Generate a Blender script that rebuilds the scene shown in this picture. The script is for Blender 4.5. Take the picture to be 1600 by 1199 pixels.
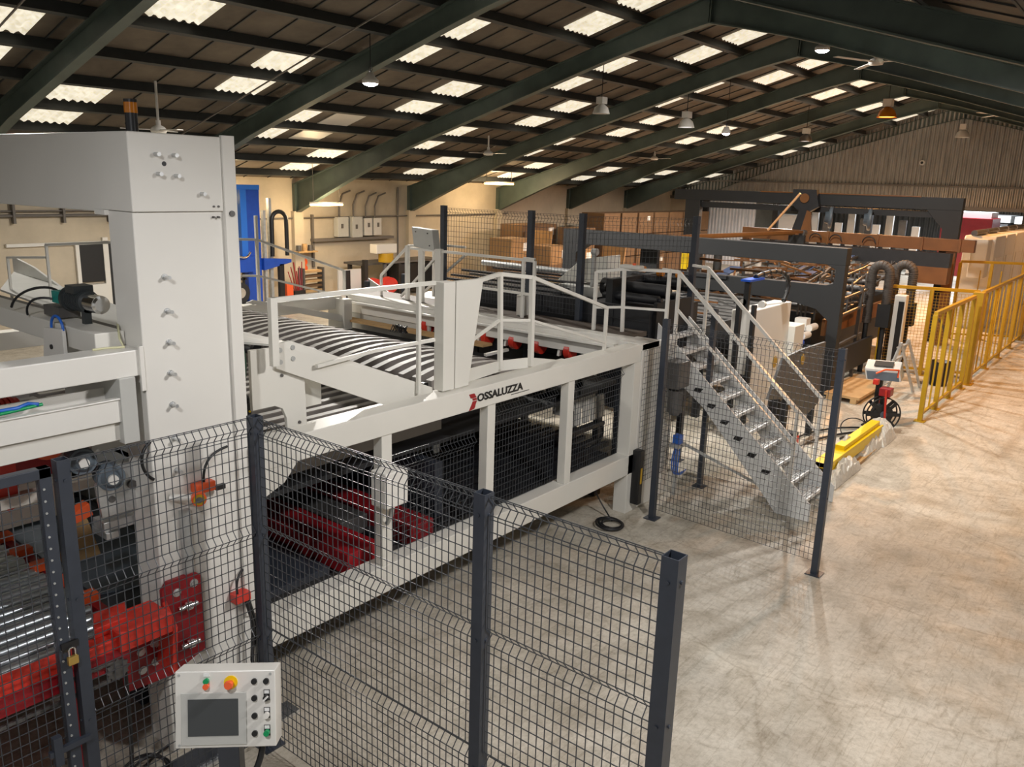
import bpy, math, random
from mathutils import Vector, Matrix
random.seed(7)
S = bpy.context.scene
for o in list(bpy.data.objects): bpy.data.objects.remove(o)
COL = S.collection
V = Vector

# ---------------------------------------------------------------- camera
cam_d = bpy.data.cameras.new('camera'); cam = bpy.data.objects.new('camera', cam_d); COL.objects.link(cam)
right = V((0.62566206, -0.77951018, 0.03018056)); upv = V((0.16785347, 0.17230554, 0.97063691)); fwd = V((0.76182163, 0.60222478, -0.23864853))
m = Matrix((right, upv, -fwd)).transposed().to_4x4(); m.translation = V((0, 0, 3.5))
cam.matrix_world = m
cam_d.sensor_width = 36; cam_d.lens = 1286.69 * 36 / 1600; cam_d.clip_start = 0.05; cam_d.clip_end = 300
S.camera = cam

# ---------------------------------------------------------------- world, exposure, main lights
w = bpy.data.worlds.new('world'); S.world = w; w.use_nodes = True
w.node_tree.nodes['Background'].inputs[0].default_value = (0.90, 0.87, 0.82, 1)
w.node_tree.nodes['Background'].inputs[1].default_value = 0.40
S.view_settings.view_transform = 'Standard'; S.view_settings.look = 'None'
S.view_settings.exposure = 0.0; S.view_settings.gamma = 1.0; S.view_settings.use_curve_mapping = False

WHITE = (1.0, 0.95, 0.88); NEUTRAL = (0.98, 0.98, 1.0); WARM = (1.0, 0.74, 0.42); SODIUM = (1.0, 0.44, 0.12)
def point(name, loc, watts, color, radius=0.12, spot=None):
    d = bpy.data.lights.new(name, 'SPOT' if spot else 'POINT')
    d.energy = watts; d.color = color; d.shadow_soft_size = radius
    if spot: d.spot_size = math.radians(spot); d.spot_blend = 0.35
    o = bpy.data.objects.new(name, d); COL.objects.link(o); o.location = loc
    return o
# lamps hang below the roof; lights sit in lamp mouths; some lights and lamps are added
point('lamp_and_fill_light', (10.3, 3.86, 5.72), 1350, WHITE, 0.12, 170)
point('lamp_and_fill_light', (9.85, 11.0, 4.86), 1500, WHITE, 0.12, 170)
point('lamp_and_fill_light', (16.9, 6.0, 5.98), 900, WHITE, 0.12, 170)
point('lamp_and_fill_light', (-0.5, 1.3, 4.80), 340, NEUTRAL, 0.12, 170)
point('lamp_and_fill_light', (4.4, 0.2, 4.50), 600, (1.0, 0.97, 0.95), 0.22, 170)  # fill light for the near floor, its lamp added out of view
point('lamp_and_fill_light', (3.2, 9.6, 5.3), 330, WHITE, 0.12, 170)  # added light, out of view over the gantry arm
point('lamp_and_fill_light', (26.3, 7.26, 5.60), 2600, SODIUM, 0.12, 165)
point('lamp_and_fill_light', (17.0, 1.6, 4.95), 760, SODIUM, 0.14, 165)
point('lamp_and_fill_light', (29.5, 1.5, 5.1), 420, SODIUM, 0.14, 165)
point('lamp_and_fill_light', (27.56, 10.0, 4.93), 2400, WHITE, 0.14, 165)  # added to light the gable from a lamp that only glows dimly
point('lamp_and_fill_light', (41.0, 7.0, 5.0), 2200, (0.85, 0.92, 1.0), 0.3, 165)  # added to brighten the far hall, no lamp hangs here
point('tube_light', (14.52, 18.0, 2.62), 130, WARM, 0.25)
point('tube_light', (21.75, 18.0, 3.28), 170, WARM, 0.25)
point('lamp_and_fill_light', (12.2, 18.6, 2.9), 45, WARM, 0.1)

# ---------------------------------------------------------------- materials
def mat(name, col, rough=0.5, metal=0.0, noise=0.0, nscale=6.0, bump=0.0, spec=0.5, emit=None, estr=0, coat=0.0):
    M = bpy.data.materials.new(name); M.use_nodes = True
    nt = M.node_tree; b = nt.nodes['Principled BSDF']
    b.inputs['Base Color'].default_value = (*col, 1); b.inputs['Roughness'].default_value = rough
    b.inputs['Metallic'].default_value = metal
    if coat: b.inputs['Coat Weight'].default_value = coat
    if emit: b.inputs['Emission Color'].default_value = (*emit, 1); b.inputs['Emission Strength'].default_value = estr
    if noise or bump:
        tc = nt.nodes.new('ShaderNodeTexCoord'); n = nt.nodes.new('ShaderNodeTexNoise')
        n.inputs['Scale'].default_value = nscale; n.inputs['Detail'].default_value = 5
        nt.links.new(tc.outputs['Object'], n.inputs['Vector'])
        if noise:
            r = nt.nodes.new('ShaderNodeValToRGB')
            r.color_ramp.elements[0].position = 0.3; r.color_ramp.elements[1].position = 0.72
            r.color_ramp.elements[0].color = (*[c * (1 - noise) for c in col], 1)
            r.color_ramp.elements[1].color = (*[min(1, c * (1 + noise * .6)) for c in col], 1)
            nt.links.new(n.outputs['Fac'], r.inputs['Fac']); nt.links.new(r.outputs['Color'], b.inputs['Base Color'])
        if bump:
            bp = nt.nodes.new('ShaderNodeBump'); bp.inputs['Strength'].default_value = bump
            nt.links.new(n.outputs['Fac'], bp.inputs['Height']); nt.links.new(bp.outputs['Normal'], b.inputs['Normal'])
    return M
white = mat('white_paint', (0.74, 0.72, 0.67), 0.32, noise=0.04, nscale=1.5)
cream = mat('cream_paint', (0.70, 0.68, 0.62), 0.4, noise=0.05, nscale=2)
greyp = mat('light_grey_paint', (0.50, 0.50, 0.47), 0.4, noise=0.05)
anth = mat('anthracite_powder_coat', (0.036, 0.043, 0.058), 0.38, noise=0.1, nscale=20)
anth2 = mat('anthracite_frame_paint', (0.013, 0.014, 0.0155), 0.6, noise=0.12, nscale=3)
wire = mat('anthracite_wire', (0.05, 0.055, 0.062), 0.35)
black = mat('black_plastic', (0.012, 0.012, 0.013), 0.4)
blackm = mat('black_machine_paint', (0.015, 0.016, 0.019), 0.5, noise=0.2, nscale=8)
rubber = mat('rubber', (0.02, 0.02, 0.02), 0.7)
slatm = mat('taupe_belt', (0.31, 0.29, 0.26), 0.55, noise=0.06, nscale=5)
slatd = mat('dark_taupe_belt_side', (0.22, 0.20, 0.185), 0.6)
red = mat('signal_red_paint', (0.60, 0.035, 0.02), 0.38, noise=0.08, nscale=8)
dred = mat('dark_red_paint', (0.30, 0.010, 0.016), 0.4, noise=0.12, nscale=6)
orange = mat('orange_plastic', (0.85, 0.12, 0.03), 0.4)
yellow = mat('yellow_paint', (0.46, 0.27, 0.008), 0.42, noise=0.08, nscale=6)
yellowb = mat('bright_yellow_paint', (0.85, 0.58, 0.0), 0.4, noise=0.05)
blue = mat('royal_blue_paint', (0.01, 0.07, 0.42), 0.4, noise=0.1)
steel = mat('galvanised_steel', (0.62, 0.63, 0.63), 0.36, 0.75, noise=0.12, nscale=25)
galv = mat('galvanised_plate', (0.50, 0.51, 0.50), 0.5, 0.45, noise=0.16, nscale=14)
zinc = mat('zinc_roller', (0.55, 0.60, 0.64), 0.28, 0.9, noise=0.15, nscale=10)
chrome = mat('chrome', (0.8, 0.8, 0.8), 0.15, 1.0)
brass = mat('brass', (0.62, 0.42, 0.12), 0.3, 0.8)
dsteel = mat('dull_dark_steel', (0.15, 0.145, 0.14), 0.5, 0.6, noise=0.2)
motor = mat('motor_grey_blue', (0.10, 0.125, 0.15), 0.38, noise=0.1)
motor2 = mat('motor_black', (0.03, 0.035, 0.037), 0.4)
teal = mat('teal_plastic', (0.0, 0.22, 0.19), 0.4)
green = mat('green_plastic', (0.0, 0.28, 0.09), 0.35)
greencab = mat('green_cable', (0.03, 0.13, 0.07), 0.45)
bluec = mat('blue_cable', (0.02, 0.12, 0.5), 0.4)
raft = mat('green_steel_paint', (0.072, 0.098, 0.085), 0.5, noise=0.22, nscale=2.5)
purl = mat('dark_steel_purlin', (0.030, 0.034, 0.034), 0.55, noise=0.2)
card = mat('cardboard', (0.33, 0.19, 0.08), 0.85, noise=0.1, nscale=4)
cardd = mat('brown_cardboard', (0.15, 0.085, 0.04), 0.85, noise=0.15, nscale=4)
ply = mat('plywood', (0.52, 0.33, 0.15), 0.7, noise=0.15, nscale=7)
paper = mat('white_paper', (0.8, 0.8, 0.78), 0.7)
wax = mat('orange_brown_paint', (0.17, 0.066, 0.015), 0.5, noise=0.2, nscale=3)
hose = mat('ribbed_grey_hose', (0.065, 0.055, 0.048), 0.6)
screen = mat('dark_screen', (0.055, 0.06, 0.062), 0.22)
pipe = mat('pipe_grey', (0.14, 0.125, 0.11), 0.55)
tape = mat('amber_lens', (0.55, 0.18, 0.01), 0.25)
film = mat('packing_film', (0.72, 0.68, 0.60), 0.35, noise=0.2, nscale=30, bump=0.6)
foil = mat('crinkled_foil', (0.75, 0.76, 0.76), 0.25, 0.9, bump=0.9, nscale=60)
camgrey = mat('pale_lamp_housing', (0.62, 0.60, 0.56), 0.4)
glass = mat('lamp_glass', (0.8, 0.8, 0.8), 0.08); glass.node_tree.nodes['Principled BSDF'].inputs['Transmission Weight'].default_value = 0.85
lampw = mat('white_lamp_glow', (1, 1, 1), emit=(1.0, 0.95, 0.98), estr=30)
lampd = mat('dim_lamp_glow', (1, 1, 1), emit=(0.9, 0.95, 1.0), estr=1.6)
lampo = mat('sodium_lamp_glow', (1, .6, .2), emit=(1.0, 0.42, 0.05), estr=5)
tubeg = mat('warm_tube_glow', (1, .9, .7), emit=(1.0, 0.60, 0.24), estr=4)
bulb = mat('bulb_glow', (1, .9, .5), emit=(1.0, 0.72, 0.2), estr=6)
exitg = mat('exit_sign_glow', (0.0, .2, .05), emit=(0.02, 0.25, 0.06), estr=.6)

def concrete():
    M = bpy.data.materials.new('worn_concrete_floor'); M.use_nodes = True
    nt = M.node_tree; L = nt.links; N = nt.nodes; b = N['Principled BSDF']
    tc = N.new('ShaderNodeTexCoord')
    def noise(sc, det, rough=.6, dist=0):
        n = N.new('ShaderNodeTexNoise'); n.inputs['Scale'].default_value = sc; n.inputs['Detail'].default_value = det
        n.inputs['Roughness'].default_value = rough; n.inputs['Distortion'].default_value = dist
        L.new(tc.outputs['Object'], n.inputs['Vector']); return n
    def ramp(n, p0, p1, c0, c1):
        r = N.new('ShaderNodeValToRGB'); r.color_ramp.elements[0].position = p0; r.color_ramp.elements[1].position = p1
        r.color_ramp.elements[0].color = (*c0, 1); r.color_ramp.elements[1].color = (*c1, 1); L.new(n.outputs[0], r.inputs[0]); return r
    def mix(a, b_, mode='MULTIPLY', f=1.0):
        x = N.new('ShaderNodeMix'); x.data_type = 'RGBA'; x.blend_type = mode
        if isinstance(f, float): x.inputs[0].default_value = f
        else: L.new(f, x.inputs[0])
        L.new(a, x.inputs[6])
        if isinstance(b_, tuple): x.inputs[7].default_value = b_
        else: L.new(b_, x.inputs[7])
        return x.outputs[2]
    base = ramp(noise(0.9, 8, .62), .32, .70, (.52, .475, .395), (.72, .67, .575))
    big = ramp(noise(2.6, 8, .7, .5), .36, .55, (.66, .63, .58), (1, 1, 1))
    fine = ramp(noise(22, 8, .75), .33, .55, (.72, .71, .68), (1, 1, 1))
    spk = ramp(noise(75, 3, .6), .27, .36, (.55, .53, .5), (1, 1, 1))
    c = mix(base.outputs[0], big.outputs[0], f=.75); c = mix(c, fine.outputs[0], f=.85); c = mix(c, spk.outputs[0], f=.7)
    pat = ramp(noise(5.5, 10, .78, 1.0), .36, .47, (.62, .59, .54), (1, 1, 1)); c = mix(c, pat.outputs[0], f=.55)
    # scratches: stretched noise bands
    mp = N.new('ShaderNodeMapping'); mp.inputs['Scale'].default_value = (1.2, 16, 1); mp.inputs['Rotation'].default_value = (0, 0, .6)
    L.new(tc.outputs['Object'], mp.inputs[0])
    sn = N.new('ShaderNodeTexNoise'); sn.inputs['Scale'].default_value = 2.2; sn.inputs['Detail'].default_value = 7; sn.inputs['Distortion'].default_value = 1.2; L.new(mp.outputs[0], sn.inputs['Vector'])
    sc = ramp(sn, .36, .44, (.74, .72, .68), (1, 1, 1)); c = mix(c, sc.outputs[0], f=.6)
    vo = N.new('ShaderNodeTexVoronoi'); vo.feature = 'DISTANCE_TO_EDGE'; vo.inputs['Scale'].default_value = .55
    dn = noise(1.5, 6, .7); ad = N.new('ShaderNodeMix'); ad.data_type = 'RGBA'; ad.inputs[0].default_value = .22
    L.new(tc.outputs['Object'], ad.inputs[6]); L.new(dn.outputs['Color'], ad.inputs[7]); L.new(ad.outputs[2], vo.inputs['Vector'])
    cr = ramp(vo, .001, .006, (.6, .57, .52), (1, 1, 1)); c = mix(c, cr.outputs[0], f=.5)
    L.new(c, b.inputs['Base Color'])
    rr = ramp(noise(3, 6), .3, .7, (.38, .38, .38), (.62, .62, .62)); L.new(rr.outputs[0], b.inputs['Roughness'])
    bp = N.new('ShaderNodeBump'); bp.inputs['Strength'].default_value = .18; bp.inputs['Distance'].default_value = .02
    L.new(noise(40, 6).outputs[0], bp.inputs['Height']); L.new(bp.outputs[0], b.inputs['Normal'])
    return M
conc = concrete()

def banded(name, c0, c1, axis, scale, rough=.6, metal=0, noise_s=3.0, dirt=.35):
    """two-tone sheet with soft ribs along one axis, plus blotchy dirt"""
    M = bpy.data.materials.new(name); M.use_nodes = True; nt = M.node_tree; N = nt.nodes; L = nt.links; b = N['Principled BSDF']
    tc = N.new('ShaderNodeTexCoord'); n = N.new('ShaderNodeTexNoise'); n.inputs['Scale'].default_value = noise_s; n.inputs['Detail'].default_value = 7; n.inputs['Roughness'].default_value = .65
    mp = N.new('ShaderNodeMapping'); s = [1, 1, 1]; s[axis] = scale; mp.inputs['Scale'].default_value = s
    L.new(tc.outputs['Object'], mp.inputs[0]); L.new(mp.outputs[0], n.inputs['Vector'])
    r = N.new('ShaderNodeValToRGB'); r.color_ramp.elements[0].position = .33; r.color_ramp.elements[1].position = .68
    r.color_ramp.elements[0].color = (*c0, 1); r.color_ramp.elements[1].color = (*c1, 1)
    L.new(n.outputs[0], r.inputs[0]); L.new(r.outputs[0], b.inputs['Base Color'])
    b.inputs['Roughness'].default_value = rough; b.inputs['Metallic'].default_value = metal
    return M
roofm = banded('aged_roof_sheet', (.085, .068, .052), (.165, .135, .10), 0, 1, .85, 0, .9)
corr = banded('galvanised_cladding', (.30, .29, .27), (.46, .44, .41), 1, 6, .38, .55, 1.2)
wallm = banded('cream_blockwork', (.42, .36, .27), (.58, .50, .38), 0, 1, .8, 0, .6)
def rooflight():
    M = bpy.data.materials.new('dirty_translucent_sheet'); M.use_nodes = True; nt = M.node_tree; N = nt.nodes; L = nt.links; b = N['Principled BSDF']
    tc = N.new('ShaderNodeTexCoord'); n = N.new('ShaderNodeTexNoise'); n.inputs['Scale'].default_value = 9; n.inputs['Detail'].default_value = 8; n.inputs['Roughness'].default_value = .7
    L.new(tc.outputs['Object'], n.inputs['Vector'])
    r = N.new('ShaderNodeValToRGB'); r.color_ramp.elements[0].position = .3; r.color_ramp.elements[1].position = .62
    r.color_ramp.elements[0].color = (.42, .36, .25, 1); r.color_ramp.elements[1].color = (.90, .84, .68, 1)
    L.new(n.outputs[0], r.inputs[0]); L.new(r.outputs[0], b.inputs['Emission Color']); b.inputs['Emission Strength'].default_value = 1.0
    b.inputs['Base Color'].default_value = (.5, .47, .4, 1); return M
rlm = rooflight()

# ---------------------------------------------------------------- mesh helpers
ROOT = {}
class MB:
    def __init__(s): s.v = []; s.f = []; s.sm = []; s.mi = []; s.cur = 0
    def add(s, vs, fs, smooth=False):
        n = len(s.v); s.v += [V(p) for p in vs]; s.f += [[n + i for i in f] for f in fs]; s.sm += [smooth] * len(fs); s.mi += [s.cur] * len(fs); return s
    def use(s, k): s.cur = k; return s
    def box(s, x0, x1, y0, y1, z0, z1):
        vs = [(x, y, z) for z in (z0, z1) for y in (y0, y1) for x in (x0, x1)]
        return s.add(vs, [(0, 2, 3, 1), (4, 5, 7, 6), (0, 1, 5, 4), (2, 6, 7, 3), (0, 4, 6, 2), (1, 3, 7, 5)])
    def bar(s, a, b, wd, ht=None, up=(0, 0, 1)):
        a = V(a); b = V(b); ht = wd if ht is None else ht; d = (b - a).normalized(); u = V(up)
        if abs(d.dot(u)) > .99: u = V((1, 0, 0))
        r = d.cross(u).normalized(); u = r.cross(d).normalized(); r = r * wd / 2; u = u * ht / 2
        vs = [p + i * r + j * u for p in (a, b) for i, j in ((-1, -1), (1, -1), (1, 1), (-1, 1))]
        return s.add(vs, [(0, 1, 2, 3), (4, 7, 6, 5), (0, 4, 5, 1), (1, 5, 6, 2), (2, 6, 7, 3), (3, 7, 4, 0)])
    def cyl(s, a, b, r, n=12, r2=None):
        a = V(a); b = V(b); r2 = r if r2 is None else r2; d = (b - a).normalized(); u = V((0, 0, 1)) if abs(d.z) < .9 else V((1, 0, 0))
        x = d.cross(u).normalized(); y = d.cross(x)
        vs = []
        for p, q in ((a, r), (b, r2)): vs += [p + q * (math.cos(t) * x + math.sin(t) * y) for t in [2 * math.pi * k / n for k in range(n)]]
        k0 = len(s.f); s.add(vs, [(k, (k + 1) % n, n + (k + 1) % n, n + k) for k in range(n)], True)
        s.add(vs[:n], [list(range(n))[::-1]]); s.add(vs[n:], [list(range(n))]); return s
    def tube(s, pts, r, n=8):
        pts = [V(p) for p in pts]; rings = []; px = None
        for i, p in enumerate(pts):
            d = (pts[min(i + 1, len(pts) - 1)] - pts[max(i - 1, 0)]).normalized()
            if px is None:
                u = V((0, 0, 1)) if abs(d.z) < .9 else V((1, 0, 0)); x = d.cross(u).normalized()
            else: x = (px - d * px.dot(d)).normalized()
            px = x; y = d.cross(x); rings.append([p + r * (math.cos(2 * math.pi * k / n) * x + math.sin(2 * math.pi * k / n) * y) for k in range(n)])
        vs = [q for g in rings for q in g]; fs = []
        for i in range(len(rings) - 1): fs += [(i * n + k, i * n + (k + 1) % n, (i + 1) * n + (k + 1) % n, (i + 1) * n + k) for k in range(n)]
        s.add(vs, fs, True); s.add(rings[0], [list(range(n))[::-1]]); s.add(rings[-1], [list(range(n))]); return s
    def prism(s, poly, ext):
        n = len(poly); e = V(ext); p = [V(q) for q in poly]
        return s.add(p + [q + e for q in p], [list(range(n))[::-1], list(range(n, 2 * n))] + [(k, (k + 1) % n, n + (k + 1) % n, n + k) for k in range(n)])
    def lathe(s, c, prof, axis=(0, 0, 1), n=20):
        c = V(c); d = V(axis).normalized(); u = V((0, 0, 1)) if abs(d.z) < .9 else V((1, 0, 0)); x = d.cross(u).normalized(); y = d.cross(x)
        vs = []
        for r, h in prof: vs += [c + d * h + r * (math.cos(2 * math.pi * k / n) * x + math.sin(2 * math.pi * k / n) * y) for k in range(n)]
        fs = []
        for i in range(len(prof) - 1): fs += [(i * n + k, i * n + (k + 1) % n, (i + 1) * n + (k + 1) % n, (i + 1) * n + k) for k in range(n)]
        return s.add(vs, fs, True)
    def build(s, name, mt, parent=None, bevel=0, label=None):
        me = bpy.data.meshes.new(name); o = bpy.data.objects.new(name, me)
        off = V((0, 0, 0))
        if parent is not None: off = ROOT[parent.name]
        me.from_pydata([tuple(p - off) for p in s.v], [], s.f); me.update()
        for p, q in zip(me.polygons, s.sm): p.use_smooth = q
        for q in (mt if isinstance(mt, (list, tuple)) else [mt]): me.materials.append(q)
        for p, q in zip(me.polygons, s.mi): p.material_index = q
        COL.objects.link(o); ROOT[o.name] = off
        if parent is not None: o.parent = parent
        if bevel:
            b = o.modifiers.new('bevel', 'BEVEL'); b.width = bevel; b.segments = 2; b.limit_method = 'ANGLE'
        if label: o['label'] = label
        return o
def B(*a): return MB().box(*a)
def thing(name, label, cat, loc=(0, 0, 0), group=None):
    o = bpy.data.objects.new(name, None); COL.objects.link(o); o.location = loc; ROOT[o.name] = V(loc)
    o.empty_display_size = .1; o['label'] = label; o['category'] = cat
    if group: o['group'] = group
    return o
def tag(o, label, cat, group=None, kind=None):
    o['label'] = label; o['category'] = cat
    if group: o['group'] = group
    if kind: o['kind'] = kind
    return o
def struct(name, mb, mt, bevel=0):
    o = mb.build(name, mt, None, bevel); o['kind'] = 'structure'; return o
def dup(root, loc, label, group=None):
    r = root.copy(); COL.objects.link(r); r.location = loc; r['label'] = label; ROOT[r.name] = V(loc)
    if group: r['group'] = group
    for ch in list(root.children):
        c = ch.copy(); COL.objects.link(c); c.parent = r
        for g in ch.children:
            d = g.copy(); COL.objects.link(d); d.parent = c
    return r
def arc(c, r, a0, a1, n, u, v):
    c = V(c); u = V(u); v = V(v)
    return [c + r * (math.cos(a) * u + math.sin(a) * v) for a in [math.radians(a0 + (a1 - a0) * k / n) for k in range(n + 1)]]
def bez(p0, p1, p2, p3, n=14):
    p0, p1, p2, p3 = map(V, (p0, p1, p2, p3))
    return [(1 - t) ** 3 * p0 + 3 * (1 - t) ** 2 * t * p1 + 3 * (1 - t) * t * t * p2 + t ** 3 * p3 for t in [k / n for k in range(n + 1)]]
def offcurve(z, folds, nd):
    for f in folds:
        if abs(z - f) < .042: return nd * (1 - abs(z - f) / .042)
    return 0.0
def wirepanel(p0, p1, z0, z1, folds=(), pv=.042, ph=.06, r=.0038, depth=.034, side=1):
    """welded mesh panel between two posts with pressed horizontal folds"""
    mb = MB(); p0 = V((*p0, 0)); p1 = V((*p1, 0)); d = p1 - p0; L = d.length; d.normalize(); n = V((-d.y, d.x, 0)) * side
    zs = sorted(set([z0, z1] + [f + k for f in folds for k in (-.042, 0, .042)])); zs = [z for z in zs if z0 <= z <= z1]
    nv = max(1, round(L / pv))
    for k in range(nv + 1):
        b = p0 + d * (L * k / nv)
        for a, c in zip(zs[:-1], zs[1:]):
            mb.bar(b + n * offcurve(a, folds, depth) + V((0, 0, a)), b + n * offcurve(c, folds, depth) + V((0, 0, c)), r)
    hs = []; z = z0
    while z < z1 - .02: hs.append(z); z += ph
    hs = [h for h in hs if all(abs(h - f) > .055 for f in folds)] + [z1] + [f + k for f in folds for k in (-.042, 0, .042) if f + k < z1]
    for h in hs:
        o = n * (offcurve(h, folds, depth) + r * .8) + V((0, 0, h)); mb.bar(p0 + o, p1 + o, r)
    return mb
def fpost(x, y, z0, z1, s=.06):
    mb = MB(); t = .004; h = s / 2
    mb.box(x - h, x + h, y - h, y - h + t, z0, z1); mb.box(x - h, x + h, y + h - t, y + h, z0, z1)
    mb.box(x - h, x - h + t, y - h + t, y + h - t, z0, z1); mb.box(x + h - t, x + h, y - h + t, y + h - t, z0, z1)
    if z0 < .02: mb.box(x - .07, x + .07, y - .07, y + .07, 0, .01)
    for z in (z1 - .1, z1 - .72, z1 - 1.4):
        if z > z0: mb.cyl((x - h - .006, y, z), (x + h + .006, y, z), .008, 8); mb.cyl((x, y - h - .006, z), (x, y + h + .006, z), .008, 8)
    return mb

# ================================================================ SETTING
YR, SL = 7.26, 0.294
def roofz(y): return 7.0 - abs(y - YR) * SL
struct('floor', B(-8, 60, -12, 20, -.2, 0), conc)
mb = MB()
mb.box(-8, 60, 19.5, 19.7, 0, 3.7)
struct('wall_left', mb, wallm)
# block piers in the left wall, one under each roof frame
XF = [5.77 + 4.43 * i for i in range(-2, 8)]
for k, x in enumerate(XF[:-1]):
    struct('trim_%d' % (k + 1), B(x - .16, x + .16, 19.36, 19.5, 0, 2.5), wallm)
# far gable: corrugated cladding above an opening to the next hall
def corrugated(x, y0, y1, zlo, zhi, step=.16, amp=.03):
    mb = MB(); n = int((y1 - y0) / (step / 4)); prof = [0, 1, 1, 0]
    vs = []
    for k in range(n + 1):
        y = y0 + (y1 - y0) * k / n; dx = amp * (1 if k % 4 in (1, 2) else -1)
        z1 = zhi(y) if callable(zhi) else zhi
        vs += [(x + dx, y, zlo), (x + dx, y, z1)]
    mb.add(vs, [(2 * k, 2 * k + 1, 2 * k + 3, 2 * k + 2) for k in range(n)]); return mb
mb = corrugated(36.75, -5, 19.5, 3.05, lambda y: roofz(y)); mb.box(36.86, 36.92, -5, 19.5, 3.05, 4.0)
struct('wall_far', mb, corr)
struct('trim_20', MB().box(36.5, 36.7, -5, 19.5, 2.93, 3.07).box(36.62, 36.7, -5, 19.5, 3.78, 3.84), pipe)
mb = corrugated(36.7, 15.2, 17.9, 0, 3.0); struct('wall_far_lower', mb, banded('pale_blue_cladding', (.50, .54, .60), (.66, .70, .76), 1, 6, .5, 0, 1.2))
struct('wall_far_corner', B(36.6, 36.8, 17.9, 19.5, 0, 3.0), wallm)
struct('wall_back', corrugated(56, -8, 20, 0, 6.0, .3, .04), corr)
# columns that carry the far gable beam
for k, y in enumerate((17.6, 14.2, 10.2, 6.9, 4.6, 1.5)):
    struct('trim_%d' % (21 + k), MB().box(36.4, 36.6, y - .12, y + .12, 0, 2.93), anth2)
# roof slopes
for nm, s in (('ceiling', 1), ('ceiling_right', -1)):
    y1 = YR + s * 12.3; z1 = roofz(y1)
    mb = MB().add([(-8, YR, 7.0), (60, YR, 7.0), (60, y1, z1), (-8, y1, z1), (-8, YR, 7.06), (60, YR, 7.06), (60, y1, z1 + .06), (-8, y1, z1 + .06)],
                  [(0, 1, 2, 3), (4, 5, 6, 7), (0, 1, 5, 4), (2, 3, 7, 6), (0, 3, 7, 4), (1, 2, 6, 5)])
    struct(nm, mb, roofm)
seam = MB()
x = -4.0
while x < 36.6:
    for s in (1, -1): seam.bar((x, YR, 6.985), (x, YR + s * 12.2, roofz(YR + s * 12.2) - .015), .022, .02)
    x += .7384
struct('trim_30', seam, purl)
# purlins
for j in range(11):
    for s in (1, -1):
        y = YR + s * (.17 + 1.13 * j); z = roofz(y) - .09
        mb = MB().bar((-6, y, z), (36.6, y, z), .035, .16, up=(0, s * SL, 1))
        mb.bar((-6, y + s * .03, z - .075), (36.6, y + s * .03, z - .075), .08, .014, up=(0, s * SL, 1))
        struct('trim_%d' % (31 + 2 * j + (s < 0)), mb, purl)
# green steel portal frames
def depth(t):
    if t < 2.4: return .34 + .12 * (1 - t / 2.4) ** 2
    if t < 7.5: return .34
    return .34 + .46 * ((t - 7.5) / 4.7) ** 1.35
for k, x in enumerate(XF):
    mb = MB()
    for s in (1, -1):
        ts = [12.2 * q / 16 for q in range(17)]
        top = [V((x, YR + s * t, roofz(YR + t) - .17)) for t in ts]; bot = [p - V((0, 0, depth(t))) for p, t in zip(top, ts)]
        vs = []
        for p, q in zip(top, bot): vs += [p + V((-.01, 0, 0)), q + V((-.01, 0, 0)), p + V((.01, 0, 0)), q + V((.01, 0, 0))]
        fs = []
        for i in range(16): a = 4 * i; fs += [(a, a + 4, a + 5, a + 1), (a + 2, a + 3, a + 7, a + 6)]
        mb.add(vs, fs)
        for lst, dz in ((top, 0), (bot, 0)):
            vs = []
            for p in lst: vs += [p + V((-.085, 0, .012)), p + V((.085, 0, .012)), p + V((.085, 0, -.012)), p + V((-.085, 0, -.012))]
            fs = []
            for i in range(16):
                a = 4 * i
                fs += [(a, a + 4, a + 5, a + 1), (a + 3, a + 2, a + 6, a + 7), (a, a + 3, a + 7, a + 4), (a + 1, a + 5, a + 6, a + 2)]
            mb.add(vs, fs)
        mb.box(x - .09, x + .09, *sorted((YR + s * .01, YR + s * .03)), 6.37, 6.84)
        mb.box(x - .1, x + .1, *sorted((YR + s * 12.12, YR + s * 12.24)), 0 if s < 0 else 2.2, 3.25)
        b0 = YR + s * 12.05
    struct('trim_%d' % (60 + k), mb, raft)
# translucent roof lights in staggered pairs
wn = 0
def roof_window(xc, y0, y1):
    global wn; wn += 1; mb = MB(); n = 24; vs = []; hw = .41
    for k in range(n + 1):
        x = xc - hw + 2 * hw * k / n; dz = .022 * math.cos(2 * math.pi * 5.5 * k / n) - .045
        for y in (y0, y1): vs.append((x, y, roofz(y) + dz))
    mb.add(vs, [(2 * k, 2 * k + 1, 2 * k + 3, 2 * k + 2) for k in range(n)], True)
    struct('window_%d' % wn, mb, rlm)
for i in range(-1, 7):
    xi = 5.77 + 4.43 * i
    for j in range(10):
        if i == -1 and j in (6, 7, 8, 9): continue
        left = j in (2, 3, 6, 7)
        fx = (1.06 if i < 2 else 1.62) if left else (3.52 if i < 2 else 3.36)
        if i >= 1 and j in (8, 9): fx = 3.7
        y0 = YR + .17 + 1.13 * j + .13
        roof_window(xi + fx, y0, y0 + .88)
    for j in (2, 3): y0 = YR - .17 - 1.13 * j - .13; roof_window(xi + 2.2, y0 - .88, y0)
# left wall fixtures: window, door, pipes
struct('window_90', B(8.60, 9.14, 19.44, 19.49, .95, 1.80), black)
struct('trim_90', MB().box(8.52, 8.6, 19.42, 19.5, .5, 1.86).box(9.14, 9.26, 19.42, 19.5, 0, 1.95).box(7.1, 9.9, 19.42, 19.5, 1.80, 1.87), white)
struct('door_1', MB().box(9.26, 9.9, 19.44, 19.49, 0, 1.83), anth2)
struct('trim_91', MB().box(8.35, 9.12, 19.3, 19.46, .52, .90), white)
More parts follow.
